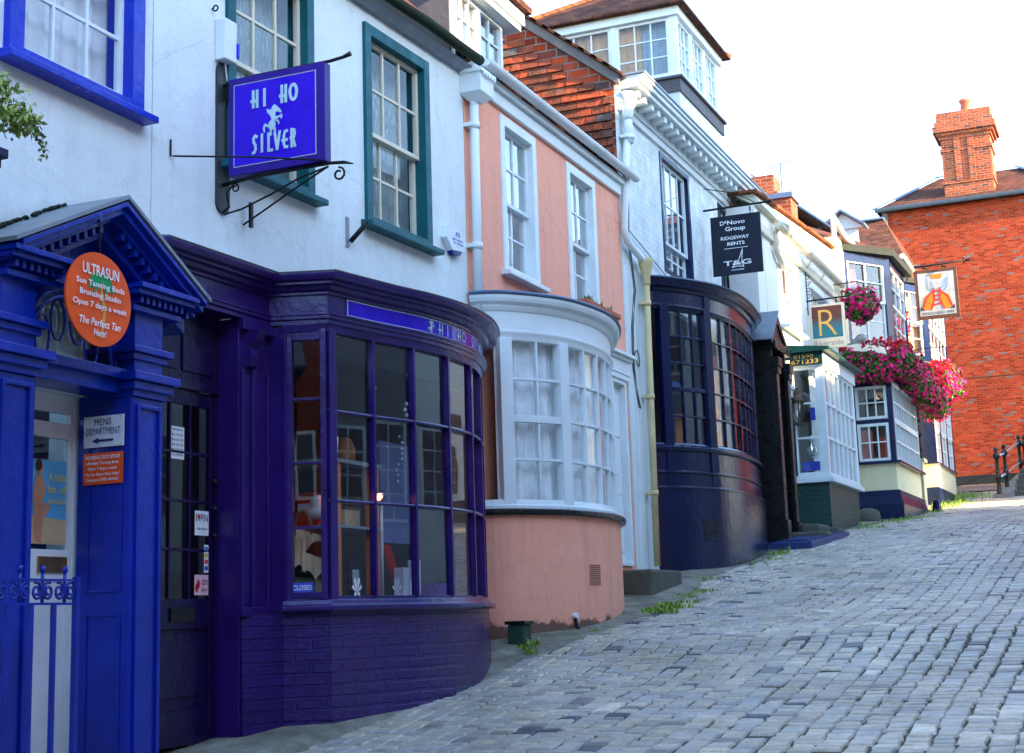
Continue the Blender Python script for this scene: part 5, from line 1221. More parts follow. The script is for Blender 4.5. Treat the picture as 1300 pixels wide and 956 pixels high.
q = MB(); q.tube([(-5.5,20.2,5.65),(-4.62,20.2,5.66),(-4.50,20.2,5.67)], [.016,.016,.022], 8); q.tube([(-5.48,20.2,5.98),(-5.0,20.2,5.84),(-4.75,20.2,5.68)], .007, 6)
for x_ in (-5.25,-4.82): q.tube([(x_,20.2+.022*math.cos(R(a)),5.595+.035*math.sin(R(a))) for a in range(0,360,30)], .006, 5, closed=True); q.tube([(x_,20.2,5.56),(x_,20.2,5.52)], .006, 5)
obj('bracket', q, 'iron', ds_)
# black portico
q = MB(); gr = gz(21.4)
q.wbox(-5.5,-4.86,21.12,21.18,gr-.2,3.75); q.wbox(-5.5,-4.86,21.94,22.0,gr-.2,3.75)
for y_ in (21.12,21.84): q.wbox(-4.86,-4.80,y_,y_+.16,gr+.3,3.4); q.wbox(-4.86,-4.77,y_-.03,y_+.19,gr-.1,gr+.35); q.wbox(-4.86,-4.77,y_-.02,y_+.18,3.36,3.46); q.wbox(-4.86,-4.75,y_-.04,y_+.20,3.46,3.60)
q.wbox(-5.5,-4.78,21.08,22.04,3.72,3.85)
q.hexa([(-5.5,20.95,3.80),(-4.80,20.95,3.80),(-4.80,21.0,3.78),(-5.5,21.0,3.78),(-5.5,21.4,4.28),(-4.80,21.4,4.28),(-4.80,21.4,4.14),(-5.5,21.4,4.14)])
q.hexa([(-5.5,22.2,3.72),(-4.80,22.2,3.72),(-4.80,22.15,3.70),(-5.5,22.15,3.70),(-5.5,21.4,4.28),(-4.80,21.4,4.28),(-4.80,21.4,4.14),(-5.5,21.4,4.14)])
q.face([(-4.83,21.0,3.80),(-4.83,22.12,3.74),(-4.83,21.4,4.2)])
po_ = obj('portico', q, 'black_paint', D, bevel=.008)
obj('portico_door', MB().wbox(-5.45,-5.40,21.18,21.94,gr-.1,3.7), 'black_paint', po_)
q = MB(); q.hexa([(-5.5,20.92,3.83),(-4.78,20.92,3.83),(-4.78,21.4,4.30),(-5.5,21.4,4.30),(-5.5,20.92,3.85),(-4.78,20.92,3.85),(-4.78,21.4,4.33),(-5.5,21.4,4.33)]); obj('portico_roof', q, 'lead', po_)
# ================================================================== E: sunlit white house
E_ = thing('shop_building', 'sunlit white house with boxy white bay window over green brick', 'shop', (-5.05,24.4,1.0))
FE = Wall(-5.05); P = FE.pt
q = wall_holes(FE, 21.92, 27.45, .2, 6.0, [(22.80,24.05,4.42,5.55),(25.0,26.6,4.42,5.50),(22.08,22.78,1.2,3.15)], .45); obj('wall', q, 'warm_white_render', E_)
q = MB(); q.wbox(-5.5,-5.06,21.45,21.92,4.3,6.0); obj('side_wall', q, 'warm_white_render', E_)
for s0, s1 in ((22.80,24.05),(25.0,26.6)):
    w_ = sash_window(FE, s0, s1, 4.40, 5.55 if s0 < 24 else 5.50, E_, 'white_paint', 'white_paint', cols=3, rt=1, rb=2, fw=.08, fo=.03, rec=.05, cur='curtain_orange' if s0 > 24 else 'curtain_grey', folds=8, sillo=.14)
q = MB(); q.box(FE, 0.001, .06, 21.5, 27.5, 5.62, 5.74)
q.hexa([P(0.001,21.5,6.0),P(.10,21.5,6.0),P(.10,27.5,6.0),P(0.001,27.5,6.0),P(-.3,21.5,6.18),P(-.02,21.5,6.18),P(-.02,27.5,6.62),P(-.3,27.5,6.62)])
obj('parapet', q, 'cream_paint', E_)
half_gutter(FE, .17, 22.2, 27.3, 5.86, 5.88, .07, 'cream_paint', E_)
q = MB()
for k in range(24):
    y_ = 21.4+k*.26; z_ = 6.18+(y_-21.4)*.073; q.hexa([P(-.5,y_,z_),P(.06,y_,z_),P(.06,y_+.25,z_+.02),P(-.5,y_+.25,z_+.02),P(-.5,y_,z_+.04),P(.06,y_,z_+.04),P(.06,y_+.25,z_+.06),P(-.5,y_+.25,z_+.06)])
obj('tile_edge', q, 'orange_tiles', E_)
q = MB(); q.tube([P(.22,22.9,5.80),P(.20,22.7,5.95),P(.15,22.5,5.95),P(.08,22.4,5.75),P(.06,22.45,5.5),P(.07,22.9,5.3)], .045, 8)
obj('gutter_elbow', q, 'cream_paint', E_)
for s_ in (23.6,24.7,25.8): obj('gutter_bracket', MB().tube([P(.17,s_,5.82),P(.06,s_,5.66)], .012, 6), 'cream_paint', E_)
obj('roof', MB().wbox(-9,-5.4,21.6,27.4,5.9,6.1), 'orange_tiles', E_)
# door
q = MB(); ring(q, FE, -.15, .04, 22.04, 22.82, gz(22.4)+.1, 3.22, .07); q.box(FE, 0.001, .10, 21.98, 22.88, 3.22, 3.34); q.box(FE, 0.001, .13, 21.96, 22.90, 3.34, 3.40); obj('door_surround', q, 'white_paint', E_, bevel=.005)
q = MB(); q.box(FE, -.12, -.07, 22.11, 22.75, gz(22.4)+.15, 3.15)
for z0, z1 in ((1.5,2.1),(2.3,2.95)): q.box(FE, -.07, -.055, 22.2, 22.66, z0, z1)
dE = obj('door', q, 'green_paint', E_, bevel=.004); obj('handle', MB().lathe(P(-.04,22.68,2.15), [(.01,-.03),(.03,0),(.01,.03)], 10), 'brass', dE)
# bay
q = MB(); XB = -4.5; Y0, Y1 = 23.0, 25.5; zs_ = 1.93
q.wbox(-5.05,-4.53,23.03,25.47,.9,zs_-.02); obj('bay_base', q, 'green_brick', E_)
q = MB(); q.wbox(-5.05,-4.44,22.94,25.56,zs_-.02,zs_+.05); q.wbox(-5.05,-4.47,22.97,25.53,zs_+.05,zs_+.09)
BF, BS = Wall(XB), WallY(Y0); zt_ = 3.72
q.wbox(-4.58,-4.5,23.0,23.08,zs_+.08,zt_); q.wbox(-4.58,-4.5,25.42,25.5,zs_+.08,zt_); q.wbox(-5.05,-4.97,23.0,23.06,zs_+.08,zt_)
ring(q, BS, -.06, 0, -5.04, -4.58, zs_+.09, zt_, .05); bars(q, BS, -.05, -.01, -5.0, -4.6, zs_+.14, zt_-.04, 1, 3, .03)
ring(q, BF, -.06, -.004, 23.08, 25.42, zs_+.09, zt_, .04); bars(q, BF, -.05, .0, 23.12, 25.38, zs_+.13, zt_-.04, 6, 3, .04)
bay = obj('bay_window', q, 'white_paint', E_, bevel=.004)
q = MB(); q.box(BS, -.035, -.03, -5.0, -4.6, zs_+.1, zt_-.02); q.box(BF, -.035, -.03, 23.1, 25.4, zs_+.1, zt_-.02); obj('glass', q, 'window_glass', bay)
q = MB(); q.wbox(-5.05,-4.47,22.96,25.55,zt_,3.93); obj('bay_fascia', q, 'white_paint', E_, bevel=.004)
q = MB(); q.wbox(-5.05,-4.36,22.84,25.68,3.93,3.955); q.hexa([(-5.05,22.84,3.956),(-4.36,22.84,3.956),(-4.36,25.68,3.956),(-5.05,25.68,3.956),(-5.05,22.84,4.06),(-4.36,22.84,3.985),(-4.36,25.68,3.985),(-5.05,25.68,4.06)]); obj('bay_roof', q, 'green_paint', E_)
q = MB(); q.wbox(-5.4,-5.1,22.9,25.6,1.8,3.7); obj('dark_interior', q, 'grey_room', bay)
curtain(BF, -.25, 23.2, 25.3, 2.0, 3.7, 9, .03, 'curtain_white', bay); 
bs_ = thing('fascia_sign', 'dark green sign with gold telephone number on the side of the white bay', 'sign', (-4.75,22.95,3.74)); S2 = WallY(22.958)
obj('board', MB().box(S2, 0, .02, -5.03, -4.49, 3.735, 3.925), 'green_paint', bs_)
gold = plain('gold', (.70,.42,.10), .4); obj('lettering', text_mb('01590', S2, .021, -4.93, -4.62, 3.84, 3.895), gold, bs_); obj('lettering', text_mb('671233', S2, .021, -4.97, -4.55, 3.755, 3.822, bold=.01), gold, bs_)
for lab, x_, z_, w_, h_, mt in (('dark framed picture card in the upper side pane of the white bay',-4.93,2.86,.17,.16,'black_paint'),('blue leaflet standing beside the picture card in the white bay',-4.76,2.88,.08,.20,'closed_blue'),('blue leaflet at the bottom of the white bay side pane',-4.94,2.10,.28,.14,'closed_blue')):
    tag(obj('leaflet', MB().wbox(x_, x_+w_, 23.07, 23.08, z_, z_+h_), mt, None, base=(x_, 23.07, z_)), lab, 'leaflet')
tag(obj('bow_ornament', MB().lathe((-4.80,23.2,2.30), [(.03,0),(.06,.05),(.09,.15),(.03,.22),(.07,.3),(.02,.38)], 12), 'silver', None, base=(-4.8,23.2,2.3)), 'silver ornament in the lower side pane of the white bay', 'ornament')
# lantern lamp and small boxes
la = thing('wall_lantern', 'antique bronze wall lantern on the white wall beside the bay window', 'lamp', (-4.92,22.93,2.9))
lx, ly = -4.93, 22.90
q = MB(); q.lathe((lx,ly,3.16), [(.115,0),(.12,.015),(.085,.13),(.04,.15),(.035,.19),(.06,.20),(.06,.215),(.01,.22)], 6); q.lathe((lx,ly,2.80), [(.06,0),(.08,.015),(.08,.03)], 6)
for k in range(6): a = R(60*k); q.tube([(lx+.078*math.cos(a),ly+.078*math.sin(a),2.82),(lx+.112*math.cos(a),ly+.112*math.sin(a),3.17)], .009, 4)
q.tube([(lx-.12,ly+.05,2.9),(lx-.06,ly,2.8)], .012, 6); obj('frame', q, plain('bronze', (.10,.07,.05), .45, .5), la)
q = MB(); q.lathe((lx,ly,2.83), [(.072,0),(.104,.33)], 6); obj('glass', q, 'window_glass', la)
obj('bulb', MB().lathe((lx,ly,2.9), [(.01,0),(.03,.05),(.03,.10),(.0,.13)], 8), 'white_paint', la)
tag(obj('cable_box', MB().box(FE, 0.001, .05, 23.5, 23.62, 4.12, 4.34) if False else MB().box(FE, 0.001, .06, 22.84, 22.93, 3.55, 3.95), 'cream_paint', None, base=P(0,22.9,3.5), bevel=.02), 'slim cream rounded box on the white wall above the green door', 'box')
# rooflights / chimneys behind
def chimney(x0, x1, y0, y1, z0, z1, lab, parent=None, pots=2, mat='chimney_brick', grp=None):
    if parent is None: t_ = thing('chimney', lab, 'chimney', ((x0+x1)/2, (y0+y1)/2, z0), grp)
    else: t_ = obj('chimney', MB().wbox(x0+.1, x1-.1, y0+.1, y1-.1, z0-.01, z0+.3), mat, parent)
    return t_
ch = thing('chimney_stack', 'stepped brick chimney behind the sunlit roof, under the aerial', 'chimney', (-6.45,28.2,6.0))
q = MB(); q.wbox(-6.70,-6.18,28.0,28.6,5.9,7.75)
for k in range(3): q.wbox(-6.72-.03*k,-6.16+.03*k,27.98-.03*k,28.62+.03*k,7.75+.09*k,7.84+.09*k)
q.wbox(-6.70,-6.18,28.0,28.6,8.02,8.38); obj('stack', q, 'chimney_brick', ch)
obj('pot', MB().lathe((-6.95,28.3,8.0), [(.10,0),(.11,.05),(.09,.3),(.11,.33),(.11,.40)], 12), 'terracotta', ch)
c2 = thing('chimney_stack', 'plain red brick chimney with a pale lead cap beyond the sunlit house', 'chimney', (-5.9,28.2,6.0))
q = MB(); q.wbox(-6.1,-5.68,28.0-.9,28.0-.35,5.9,7.62); obj('stack', q, 'chimney_brick', c2); obj('cap', MB().wbox(-6.25,-5.64,27.05,27.7,7.62,7.72), 'lead_sky_tint', c2)
c3 = thing('chimney_stack', 'narrow brick chimney with orange pot peeping over the sunlit roof edge', 'chimney', (-6.75,26.5,6.0))
q = MB(); q.wbox(-6.9,-6.5,26.5,27.0,5.9,7.75); q.wbox(-6.93,-6.47,26.47,27.03,7.75,7.85); obj('stack', q, 'chimney_brick', c3); obj('pot', MB().lathe((-6.7,26.7,7.85), [(.10,0),(.08,.22),(.10,.26)], 10), 'terracotta', c3)
an = thing('aerial', 'thin television aerial standing by the chimneys', 'aerial', (-6.3,29.5,8.2)); q = MB()
q.tube([(-6.35,29.5,6.0),(-6.35,29.5,9.05)], .012, 5); q.tube([(-6.6,29.5,9.0),(-6.0,29.5,9.08)], .008, 5)
for k in range(7): x_ = -6.55+.08*k; q.tube([(x_,29.35,9.0+.01*k),(x_,29.65,9.0+.01*k)], .005, 4)
obj('mast', q, 'iron', an)
# projecting sign with bracket
rv = thing('hanging_sign', 'cream framed projecting sign with gold letter R on striped red and blue', 'sign', (-5.05,24.8,4.3)); X_ = WallY(24.78)
q = MB(); q.wbox(-5.02,-4.42,24.78,24.82,4.28,5.04); obj('board', q, 'cream_paint', rv, bevel=.004)
m, t, b = nodes('sign_stripes'); tc = t.nodes.new('ShaderNodeTexCoord'); sx = t.nodes.new('ShaderNodeSeparateXYZ'); t.links.new(tc.outputs['Generated'], sx.inputs[0])
c = ramp(t, sx.outputs[2], [(.25,(.03,.20,.25)),(.45,(.07,.14,.17)),(.62,(.13,.055,.055)),(1.,(.17,.05,.04))]); wv_ = t.nodes.new('ShaderNodeTexWave'); wv_.bands_direction = 'Z'; wv_.inputs['Scale'].default_value = 6.5; t.links.new(tc.outputs['Generated'], wv_.inputs['Vector'])
c = mix(t, 1.0, c, ramp(t, wv_.outputs[0], [(.3,(.75,.75,.75)),(.6,(1,1,1))]), 'MULTIPLY'); t.links.new(c, b.inputs['Base Color']); b.inputs['Roughness'].default_value = .5; M['sign_stripes'] = m
obj('panel', MB().box(X_, 0, .003, -4.97, -4.47, 4.46, 5.0), 'sign_stripes', rv); obj('letter', text_mb('R', X_, .003, -4.86, -4.56, 4.50, 4.94, bold=-.015), gold, rv)
obj('lettering', text_mb('Riverside', X_, .0, -4.96, -4.47, 4.33, 4.42), plain('grey_ink', (.25,.24,.22), .5), rv)
q = MB(); q.tube([(-5.05,24.8,5.12),(-4.3,24.8,5.14)], .014, 8); q.tube([(-5.05,24.8,4.99),(-4.98,24.8,4.99)], .01, 6); q.tube([(-5.03,24.8,4.88),(-5.03,24.8,5.62)], .01, 6)
for k in range(4):
    c0 = (-5.0+.04*0, 5.20+.11*k); q.tube([(c0[0]+.045*(1-j*.06)*math.cos(R(j*40)), 24.8, c0[1]+.045*(1-j*.06)*math.sin(R(j*40))) for j in range(11)], .006, 5)
for x_ in (-4.9,-4.55): q.tube([(x_,24.8,5.13),(x_,24.8,5.04)], .007, 5)
obj('bracket', q, 'iron', rv)
fl_ = thing('floodlight', 'grey floodlight on the wall beside the gold letter sign', 'lamp', (-4.75,26.9,4.7))
q = MB(); q.lathe((-4.55,27.0,4.78), [(.02,-.06),(.09,-.03),(.12,.02),(.05,.08)], 12); q.tube([(-4.95,26.9,4.66),(-4.6,27.0,4.72)], .02, 6); obj('head', q, plain('flood_grey', (.42,.44,.42), .5), fl_)
# ================================================================== F: inn
Fb = thing('inn', 'cream and navy inn with stacked bay windows, flower baskets and white glazing', 'pub', (-5.0,32,1.9))
FF = Wall(-4.95); P = FF.pt
q = wall_holes(FF, 27.45, 41.5, .8, 6.85, [(31.3,33.4,2.1,4.2)], .3); obj('wall', q, 'cream_render', Fb)
def gable_bay(y0, y1, X, z0, z1, zg):
    pass
# lower bay
def win_grid(mb, F, o, s0, s1, z0, z1, cols, rows, fw=.05, bw=.022): ring(mb, F, o-.06, o, s0, s1, z0, z1, fw); bars(mb, F, o-.05, o-.01, s0+fw, s1-fw, z0+fw, z1-fw, cols, rows, bw)
B1 = Wall(-4.2); S1 = WallY(27.7)
q = MB(); q.wbox(-4.95,-4.22,27.72,30.75,2.05,2.56); obj('bay_panel', q, 'cream_render', Fb)
q = MB(); q.wbox(-4.95,-4.12,27.62,30.85,1.0,1.82); q.hexa([(-4.95,27.62,1.82),(-4.12,27.62,1.82),(-4.12,30.85,1.82),(-4.95,30.85,1.82),(-4.95,27.70,2.08),(-4.20,27.70,2.08),(-4.20,30.77,2.08),(-4.95,30.77,2.08)]); q.wbox(-4.95,-4.17,27.67,30.8,1.83,2.06); obj('plinth', q, 'dark_blue_paint', Fb)
q = MB(); q.wbox(-4.95,-4.12,27.63,30.84,2.56,2.61); q.wbox(-4.29,-4.2,27.7,27.79,2.61,4.12); q.wbox(-4.95,-4.87,27.7,27.76,2.61,4.12); q.wbox(-4.29,-4.2,30.68,30.76,2.61,4.12); q.wbox(-4.95,-4.29,27.71,27.76,3.32,3.38); q.wbox(-4.95,-4.16,27.66,30.8,4.06,4.22); q.wbox(-4.95,-4.29,27.71,27.76,4.0,4.06)
obj('bay_frame', q, 'dark_blue_paint', Fb, bevel=.004)
q = MB(); S1b = WallY(27.73); win_grid(q, S1b, .02, -4.87, -4.30, 2.62, 3.31, 3, 2, .05); win_grid(q, S1b, .02, -4.87, -4.30, 3.39, 4.0, 3, 2, .05)
win_grid(q, B1, .01, 27.80, 30.67, 2.62, 3.35, 9, 2, .04, .028); win_grid(q, B1, .01, 27.80, 30.67, 3.36, 4.05, 9, 2, .04, .028)
by = obj('bay_window', q, 'white_paint', Fb)
q = MB(); q.box(S1b, -.02, -.015, -4.85, -4.3, 2.62, 4.0); q.box(B1, -.03, -.025, 27.8, 30.67, 2.62, 4.05); obj('glass', q, 'window_glass', by)
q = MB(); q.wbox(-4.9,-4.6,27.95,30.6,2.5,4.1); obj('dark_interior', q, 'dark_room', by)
curtain(S1, -.12, -4.86, -4.62, 2.62, 3.2, 4, .02, 'curtain_red', by); curtain(S1, -.13, -4.5, -4.32, 2.62, 3.05, 3, .02, 'curtain_red', by)
# upper canted bay
def canted(x_in, X, ya, yb, yc, z0, z1, par, mats, cols_f, sun_glow):
    """left face from (x_in,ya) to (X,yb), front to (X,yc)"""
    th = math.atan2(X-x_in, yb-ya); L = math.hypot(X-x_in, yb-ya); Fl = Wall(x_in, ya, th); Fr_ = Wall(X)
    fr = MB(); ring(fr, Fl, -.08, 0, ya, ya+L, z0-.12, z1+.14, .17, .12); ring(fr, Fr_, -.08, 0, yb+.02, yc, z0-.12, z1+.14, .08, .12)
    f_ = obj('upper_bay', fr, mats, par)
    s_ = MB(); zc = (z0+z1)/2
    for (F_, a, b2, cc) in ((Fl, ya+.17, ya+L-.17, 2),(Fr_, yb+.10, yc-.08, cols_f)):
        ring(s_, F_, -.055, -.01, a, b2, zc-.02, z1, .05); bars(s_, F_, -.05, -.015, a+.05, b2-.05, zc+.03, z1-.05, cc, 2, .025)
        ring(s_, F_, -.075, -.035, a, b2, z0, zc+.02, .05); bars(s_, F_, -.07, -.04, a+.05, b2-.05, z0+.05, zc-.02, cc, 2, .025)
    obj('sash', s_, 'white_paint', f_)
    g2 = MB(); g2.box(Fl, -.06, -.055, ya+.1, ya+L-.1, z0, z1); g2.box(Fr_, -.06, -.055, yb+.1, yc-.1, z0, z1); obj('glass', g2, 'quiet_glass', f_)
    curtain(Fl, -.2, ya+.12, ya+L*.45 if not sun_glow else ya+L-.12, z0, z1, 5, .02, 'curtain_orange' if sun_glow else 'curtain_red', f_)  # orange cloth paints the low sun's glow on this bay window
    dk = MB(); dk.wbox(x_in-.1, X-.35, yb-.1, yc, z0, z1); obj('dark_interior', dk, 'dark_room', f_)
    return Fl, L
Fl, L = canted(-5.0, -4.27, 28.0, 29.15, 31.0, 5.0, 6.55, Fb, 'dark_blue_paint', 3, False)
canted(-4.9, -4.35, 33.9, 34.9, 38.2, 5.6, 7.1, Fb, 'dark_blue_paint', 5, True)
q = MB()
for zz, e in ((6.70,.10),): q.prism([(-5.1,27.88-e,zz),(-4.22+e*.6,29.12-e,zz),(-4.22+e,31.15,zz),(-5.1,31.15,zz)], (0,0,.14))
obj('bay_gutter', q, plain('black_moss', (.03,.035,.03), .8, 0, .6), Fb); q = MB(); q.prism([(-5.0,33.7,7.26),(-4.25,34.85,7.26),(-4.25,38.4,7.26),(-5.0,38.4,7.26)], (0,0,.12)); obj('bay_gutter', q, plain('black_moss', (.03,.035,.03), .8, 0, .6), Fb)
for pth, r_ in (([(-5.0,27.5,7.25),(-4.9,28.1,6.95),(-4.8,28.3,6.86)],.06),([(-4.15,30.2,6.95),(-4.12,31.2,6.85)],.06),([(-4.5,30.6,7.05),(-4.35,31.1,6.98)],.04),([(-5.0,27.5,7.2),(-4.98,27.52,5.3)],.05)): obj('gutter_pipe', MB().tube(pth, r_, 8), 'cream_paint', Fb)
q = MB(); q.prism([(-4.98,27.9,4.75),(-4.25,29.0,4.75),(-4.25,31.0,4.75),(-4.98,31.0,4.75)], (0,0,.14)); obj('bay_sill', q, 'cream_paint', Fb)
# pillar, post, door, second lower bay
q = MB(); q.wbox(-4.75,-4.2,31.0,31.35,1.4,2.85); q.wbox(-4.8,-4.15,30.95,31.4,2.85,2.92); obj('pillar', q, 'cream_render', Fb)
q = MB(); q.tube([(-4.25,31.2,2.9),(-4.25,31.2,4.4)], .035, 8); q.tube([(-4.25+.05*math.cos(k*1.2),31.2+.05*math.sin(k*1.2),3.1+.06*k) for k in range(22)], .012, 5); obj('twisted_post', q, 'black_paint', Fb)
q = MB(); Dp = Wall(-4.85)
for s0, s1, z0, z1 in ((31.4,31.6,2.2,4.35),(33.1,33.3,2.2,4.35),(31.6,33.1,4.2,4.35),(31.6,33.1,2.4,2.55),(31.6,33.1,3.1,3.2)): q.box(Dp, -.05, 0, s0, s1, z0, z1)
q.box(Dp, -.05, -.02, 31.6, 33.1, 2.5, 3.15); bars(q, Dp, -.04, -.005, 31.6, 33.1, 3.2, 4.2, 4, 4, .03); dF = obj('door', q, 'cream_paint', Fb); obj('glass', MB().box(Dp, -.03, -.025, 31.6, 33.1, 3.2, 4.2), 'window_glass', dF); obj('letterbox', MB().box(Dp, 0, .01, 33.15, 33.28, 2.55, 2.75), 'gutter_grey', dF)
q = MB(); q.wbox(-4.95,-4.42,34.9,38.3,2.62,3.15); obj('bay_panel', q, 'cream_render', Fb)
q = MB(); q.wbox(-4.95,-4.40,34.88,38.32,1.8,2.62); obj('plinth', q, 'dark_blue_paint', Fb)
q = MB(); q.wbox(-4.95,-4.36,34.85,38.35,3.15,3.19)
for y_ in (34.9,35.95,37.1,38.2): q.wbox(-4.5,-4.4,y_,y_+.12,3.19,4.75)
q.wbox(-4.95,-4.38,34.88,38.34,4.75,4.95); q.wbox(-4.95,-4.5,34.9,34.98,3.19,4.75); obj('bay_frame', q, 'dark_blue_paint', Fb)
q = MB(); B2 = Wall(-4.42)
for a, b2 in ((35.02,35.95),(36.07,37.1),(37.22,38.2)): win_grid(q, B2, 0, a, b2, 3.2, 3.95, 2, 2, .05, .03); win_grid(q, B2, .015, a, b2, 3.95, 4.75, 2, 2, .05, .03)
b2o = obj('bay_window', q, 'white_paint', Fb); obj('glass', MB().box(B2, -.035, -.03, 35, 38.2, 3.2, 4.75), 'window_glass', b2o); obj('dark_interior', MB().wbox(-4.9,-4.65,35,38.2,3.2,4.7), 'curtain_orange', b2o)
tag(obj('bollard', MB().lathe((-4.0,31.1,gz(31.1)-.05), [(.09,0),(.10,.05),(.08,.22),(.09,.26),(.02,.30)], 12), 'dark_blue_paint', None, base=(-4.0,31.1,gz(31.1)-.05)), 'short dark blue stone bollard at the corner of the inn plinth', 'bollard')
tag(obj('corner_stone', MB().lathe((-4.62,26.75,gz(26.75)-.1), [(.2,0),(.22,.15),(.19,.28),(.08,.33)], 9), 'stone', None, base=(-4.62,26.75,gz(26.75)-.1)), 'rounded weathered stone between the green brick bay and the inn', 'stone')
# roofs of the inn
q = MB(); q.hexa([(-4.85,31.0,7.15),(-4.85,41.5,7.15),(-4.85,41.5,7.22),(-4.85,31.0,7.22),(-7.3,31.0,9.2),(-7.3,41.5,9.2),(-7.3,41.5,9.27),(-7.3,31.0,9.27)])
q.face([(-4.85,33.0,7.15),(-7.3,33.0,9.2),(-9.7,33.0,7.15)]); q.face([(-7.3,31,9.2),(-7.3,41.5,9.2),(-9.7,41.5,7.15),(-9.7,31,7.15)])
q.face([(-9.5,37.0,8.3),(-4.95,37.0,8.3),(-5.9,40.0,10.25),(-8.2,40.0,10.25)]); q.face([(-4.95,37.0,7.2),(-4.95,37.0,8.3),(-4.95,41.5,8.3),(-4.95,41.5,7.2)])
q.face([(-4.95,37,8.3),(-5.9,40,10.25),(-5.9,43,10.25),(-4.95,43,8.3)]); q.face([(-9.5,37,7),(-9.5,37,8.3),(-4.95,37,8.3),(-4.95,37,7)])
q.face([(-5.1,27.6,6.84),(-4.25,29.2,6.84),(-4.25,31.1,6.84),(-6.0,31.1,7.5),(-6.0,28.3,7.5)]); obj('roof', q, 'roof_tiles', Fb)
q = MB(); 
def lead_strip(a, b_, w_, h_): 
    a, b_ = Vector(a), Vector(b_); d = (b_-a).normalized(); s_ = d.cross(Vector((0,0,1))).normalized()*w_/2; u_ = Vector((0,0,h_)); q.hexa([a-s_,a+s_,b_+s_,b_-s_,a-s_+u_,a+s_+u_,b_+s_+u_,b_-s_+u_])
lead_strip((-4.85,30.98,7.2),(-7.3,30.98,9.28),.30,.05); obj('lead_flashing', q, 'lead_sky_tint', Fb); q = MB(); lead_strip((-5.9,40,10.26),(-8.2,40,10.26),.3,.05)
obj('lead_flashing', q, 'lead_sky_tint', Fb)
q = MB(); q.wbox(-5.9,-5.3,32.0,32.1,7.6,8.15); q.face([(-6.05,31.95,8.1),(-5.15,31.95,8.1),(-5.6,31.95,8.45)]); dm_ = obj('dormer', q, 'white_paint', Fb)
q = MB(); lead_strip((-6.1,32.0,8.1),(-5.6,32.0,8.47),.5,.05); lead_strip((-5.1,32.0,8.1),(-5.6,32.0,8.47),.5,.05); obj('dormer_lead', q, 'lead_sky_tint', dm_)
for pth in ([(-4.5,31.2,7.2),(-4.2,31.25,6.95)],[(-4.65,31.3,7.25),(-4.4,31.35,7.0)]): obj('timber_end', MB().tube(pth, .05, 6), 'cream_paint', Fb)
# inn sign
ks = thing('hanging_sign', 'inn sign with abstract red and orange king card on a long iron pole', 'sign', (-5.0,32.0,5.9)); K0 = WallY(31.97)
q = MB(); q.wbox(-4.19,-3.31,31.97,32.03,5.93,6.99); obj('board', q, plain('brown_wood', (.12,.055,.035), .5), ks, bevel=.006)
obj('panel', MB().box(K0, 0, .004, -4.12, -3.38, 6.0, 6.92), plain('card_white', (.42,.43,.42), .5), ks)
co, cr, cb, cy = plain('card_orange', (.78,.20,.02), .5), plain('card_red', (.60,.04,.03), .5), plain('card_blue', (.10,.28,.5), .5), plain('card_black', (.04,.04,.06), .5)
obj('crown', blob_mb([[(.2,1),(.8,1),(.72,.0),(.28,.0)]], K0, .005, -3.95, -3.52, 6.78, 6.88), co, ks)
obj('robe', blob_mb([[(0,0),(.12,.6),(.45,.9),(.38,.3),(.30,0)],[(1,0),(.88,.6),(.55,.9),(.62,.3),(.70,0)]], K0, .005, -4.08, -3.42, 6.13, 6.60), co, ks)
obj('robe_bands', strokes_mb([[(.3,0),(.42,.45),(.40,.95)],[(.7,0),(.58,.45),(.60,.95)],[(.4,.2),(.6,.25)],[(.42,.4),(.6,.45)],[(.4,.6),(.6,.65)],[(.05,.1),(.18,.55),(.4,.85)],[(.95,.1),(.82,.55),(.6,.85)],[(.38,.8),(.62,.85)]], K0, .007, -4.08, -3.42, 6.13, 6.60, .035), cr, ks)
obj('face_lines', strokes_mb([[(.1,1),(.1,.3),(.3,0)],[(.9,1),(.85,.3),(.7,0)],[(.25,.8),(.3,.3),(.5,.1)],[(.8,.9),(.72,.35),(.5,.1)]], K0, .005, -3.98, -3.45, 6.50, 6.80, .018), cb, ks)
obj('card_corners', blob_mb([[(0,0),(.14,0),(.0,.14)],[(1,0),(.86,0),(1,.14)]], K0, .006, -4.1, -3.4, 6.12, 6.7), cy, ks)
obj('lettering', text_mb('KINGS HEAD INN', K0, .004, -4.07, -3.43, 6.02, 6.08, bold=.01), cy, ks)
q = MB(); q.tube([(-4.95,32,7.08),(-4.1,32,7.08),(-3.1,32,7.11)], [.02,.025,.02], 8); q.tube([(-3.15,32,7.05),(-3.15,32,7.17)], .015, 6); q.tube([(-3.1,32,7.11),(-2.98,32,7.11)], [.03,.004], 6)
for x_ in (-4.0,-3.6): q.tube([(x_,32,7.08),(x_,32,6.99)], .012, 5); q.tube([(x_,32-.06,7.03),(x_+.1,32-.1,7.0)], .02, 6)
q.tube([(-4.19,32,7.08),(-4.4,32,6.75),(-4.9,32,6.5)], .01, 5); obj('bracket', q, 'iron', ks)
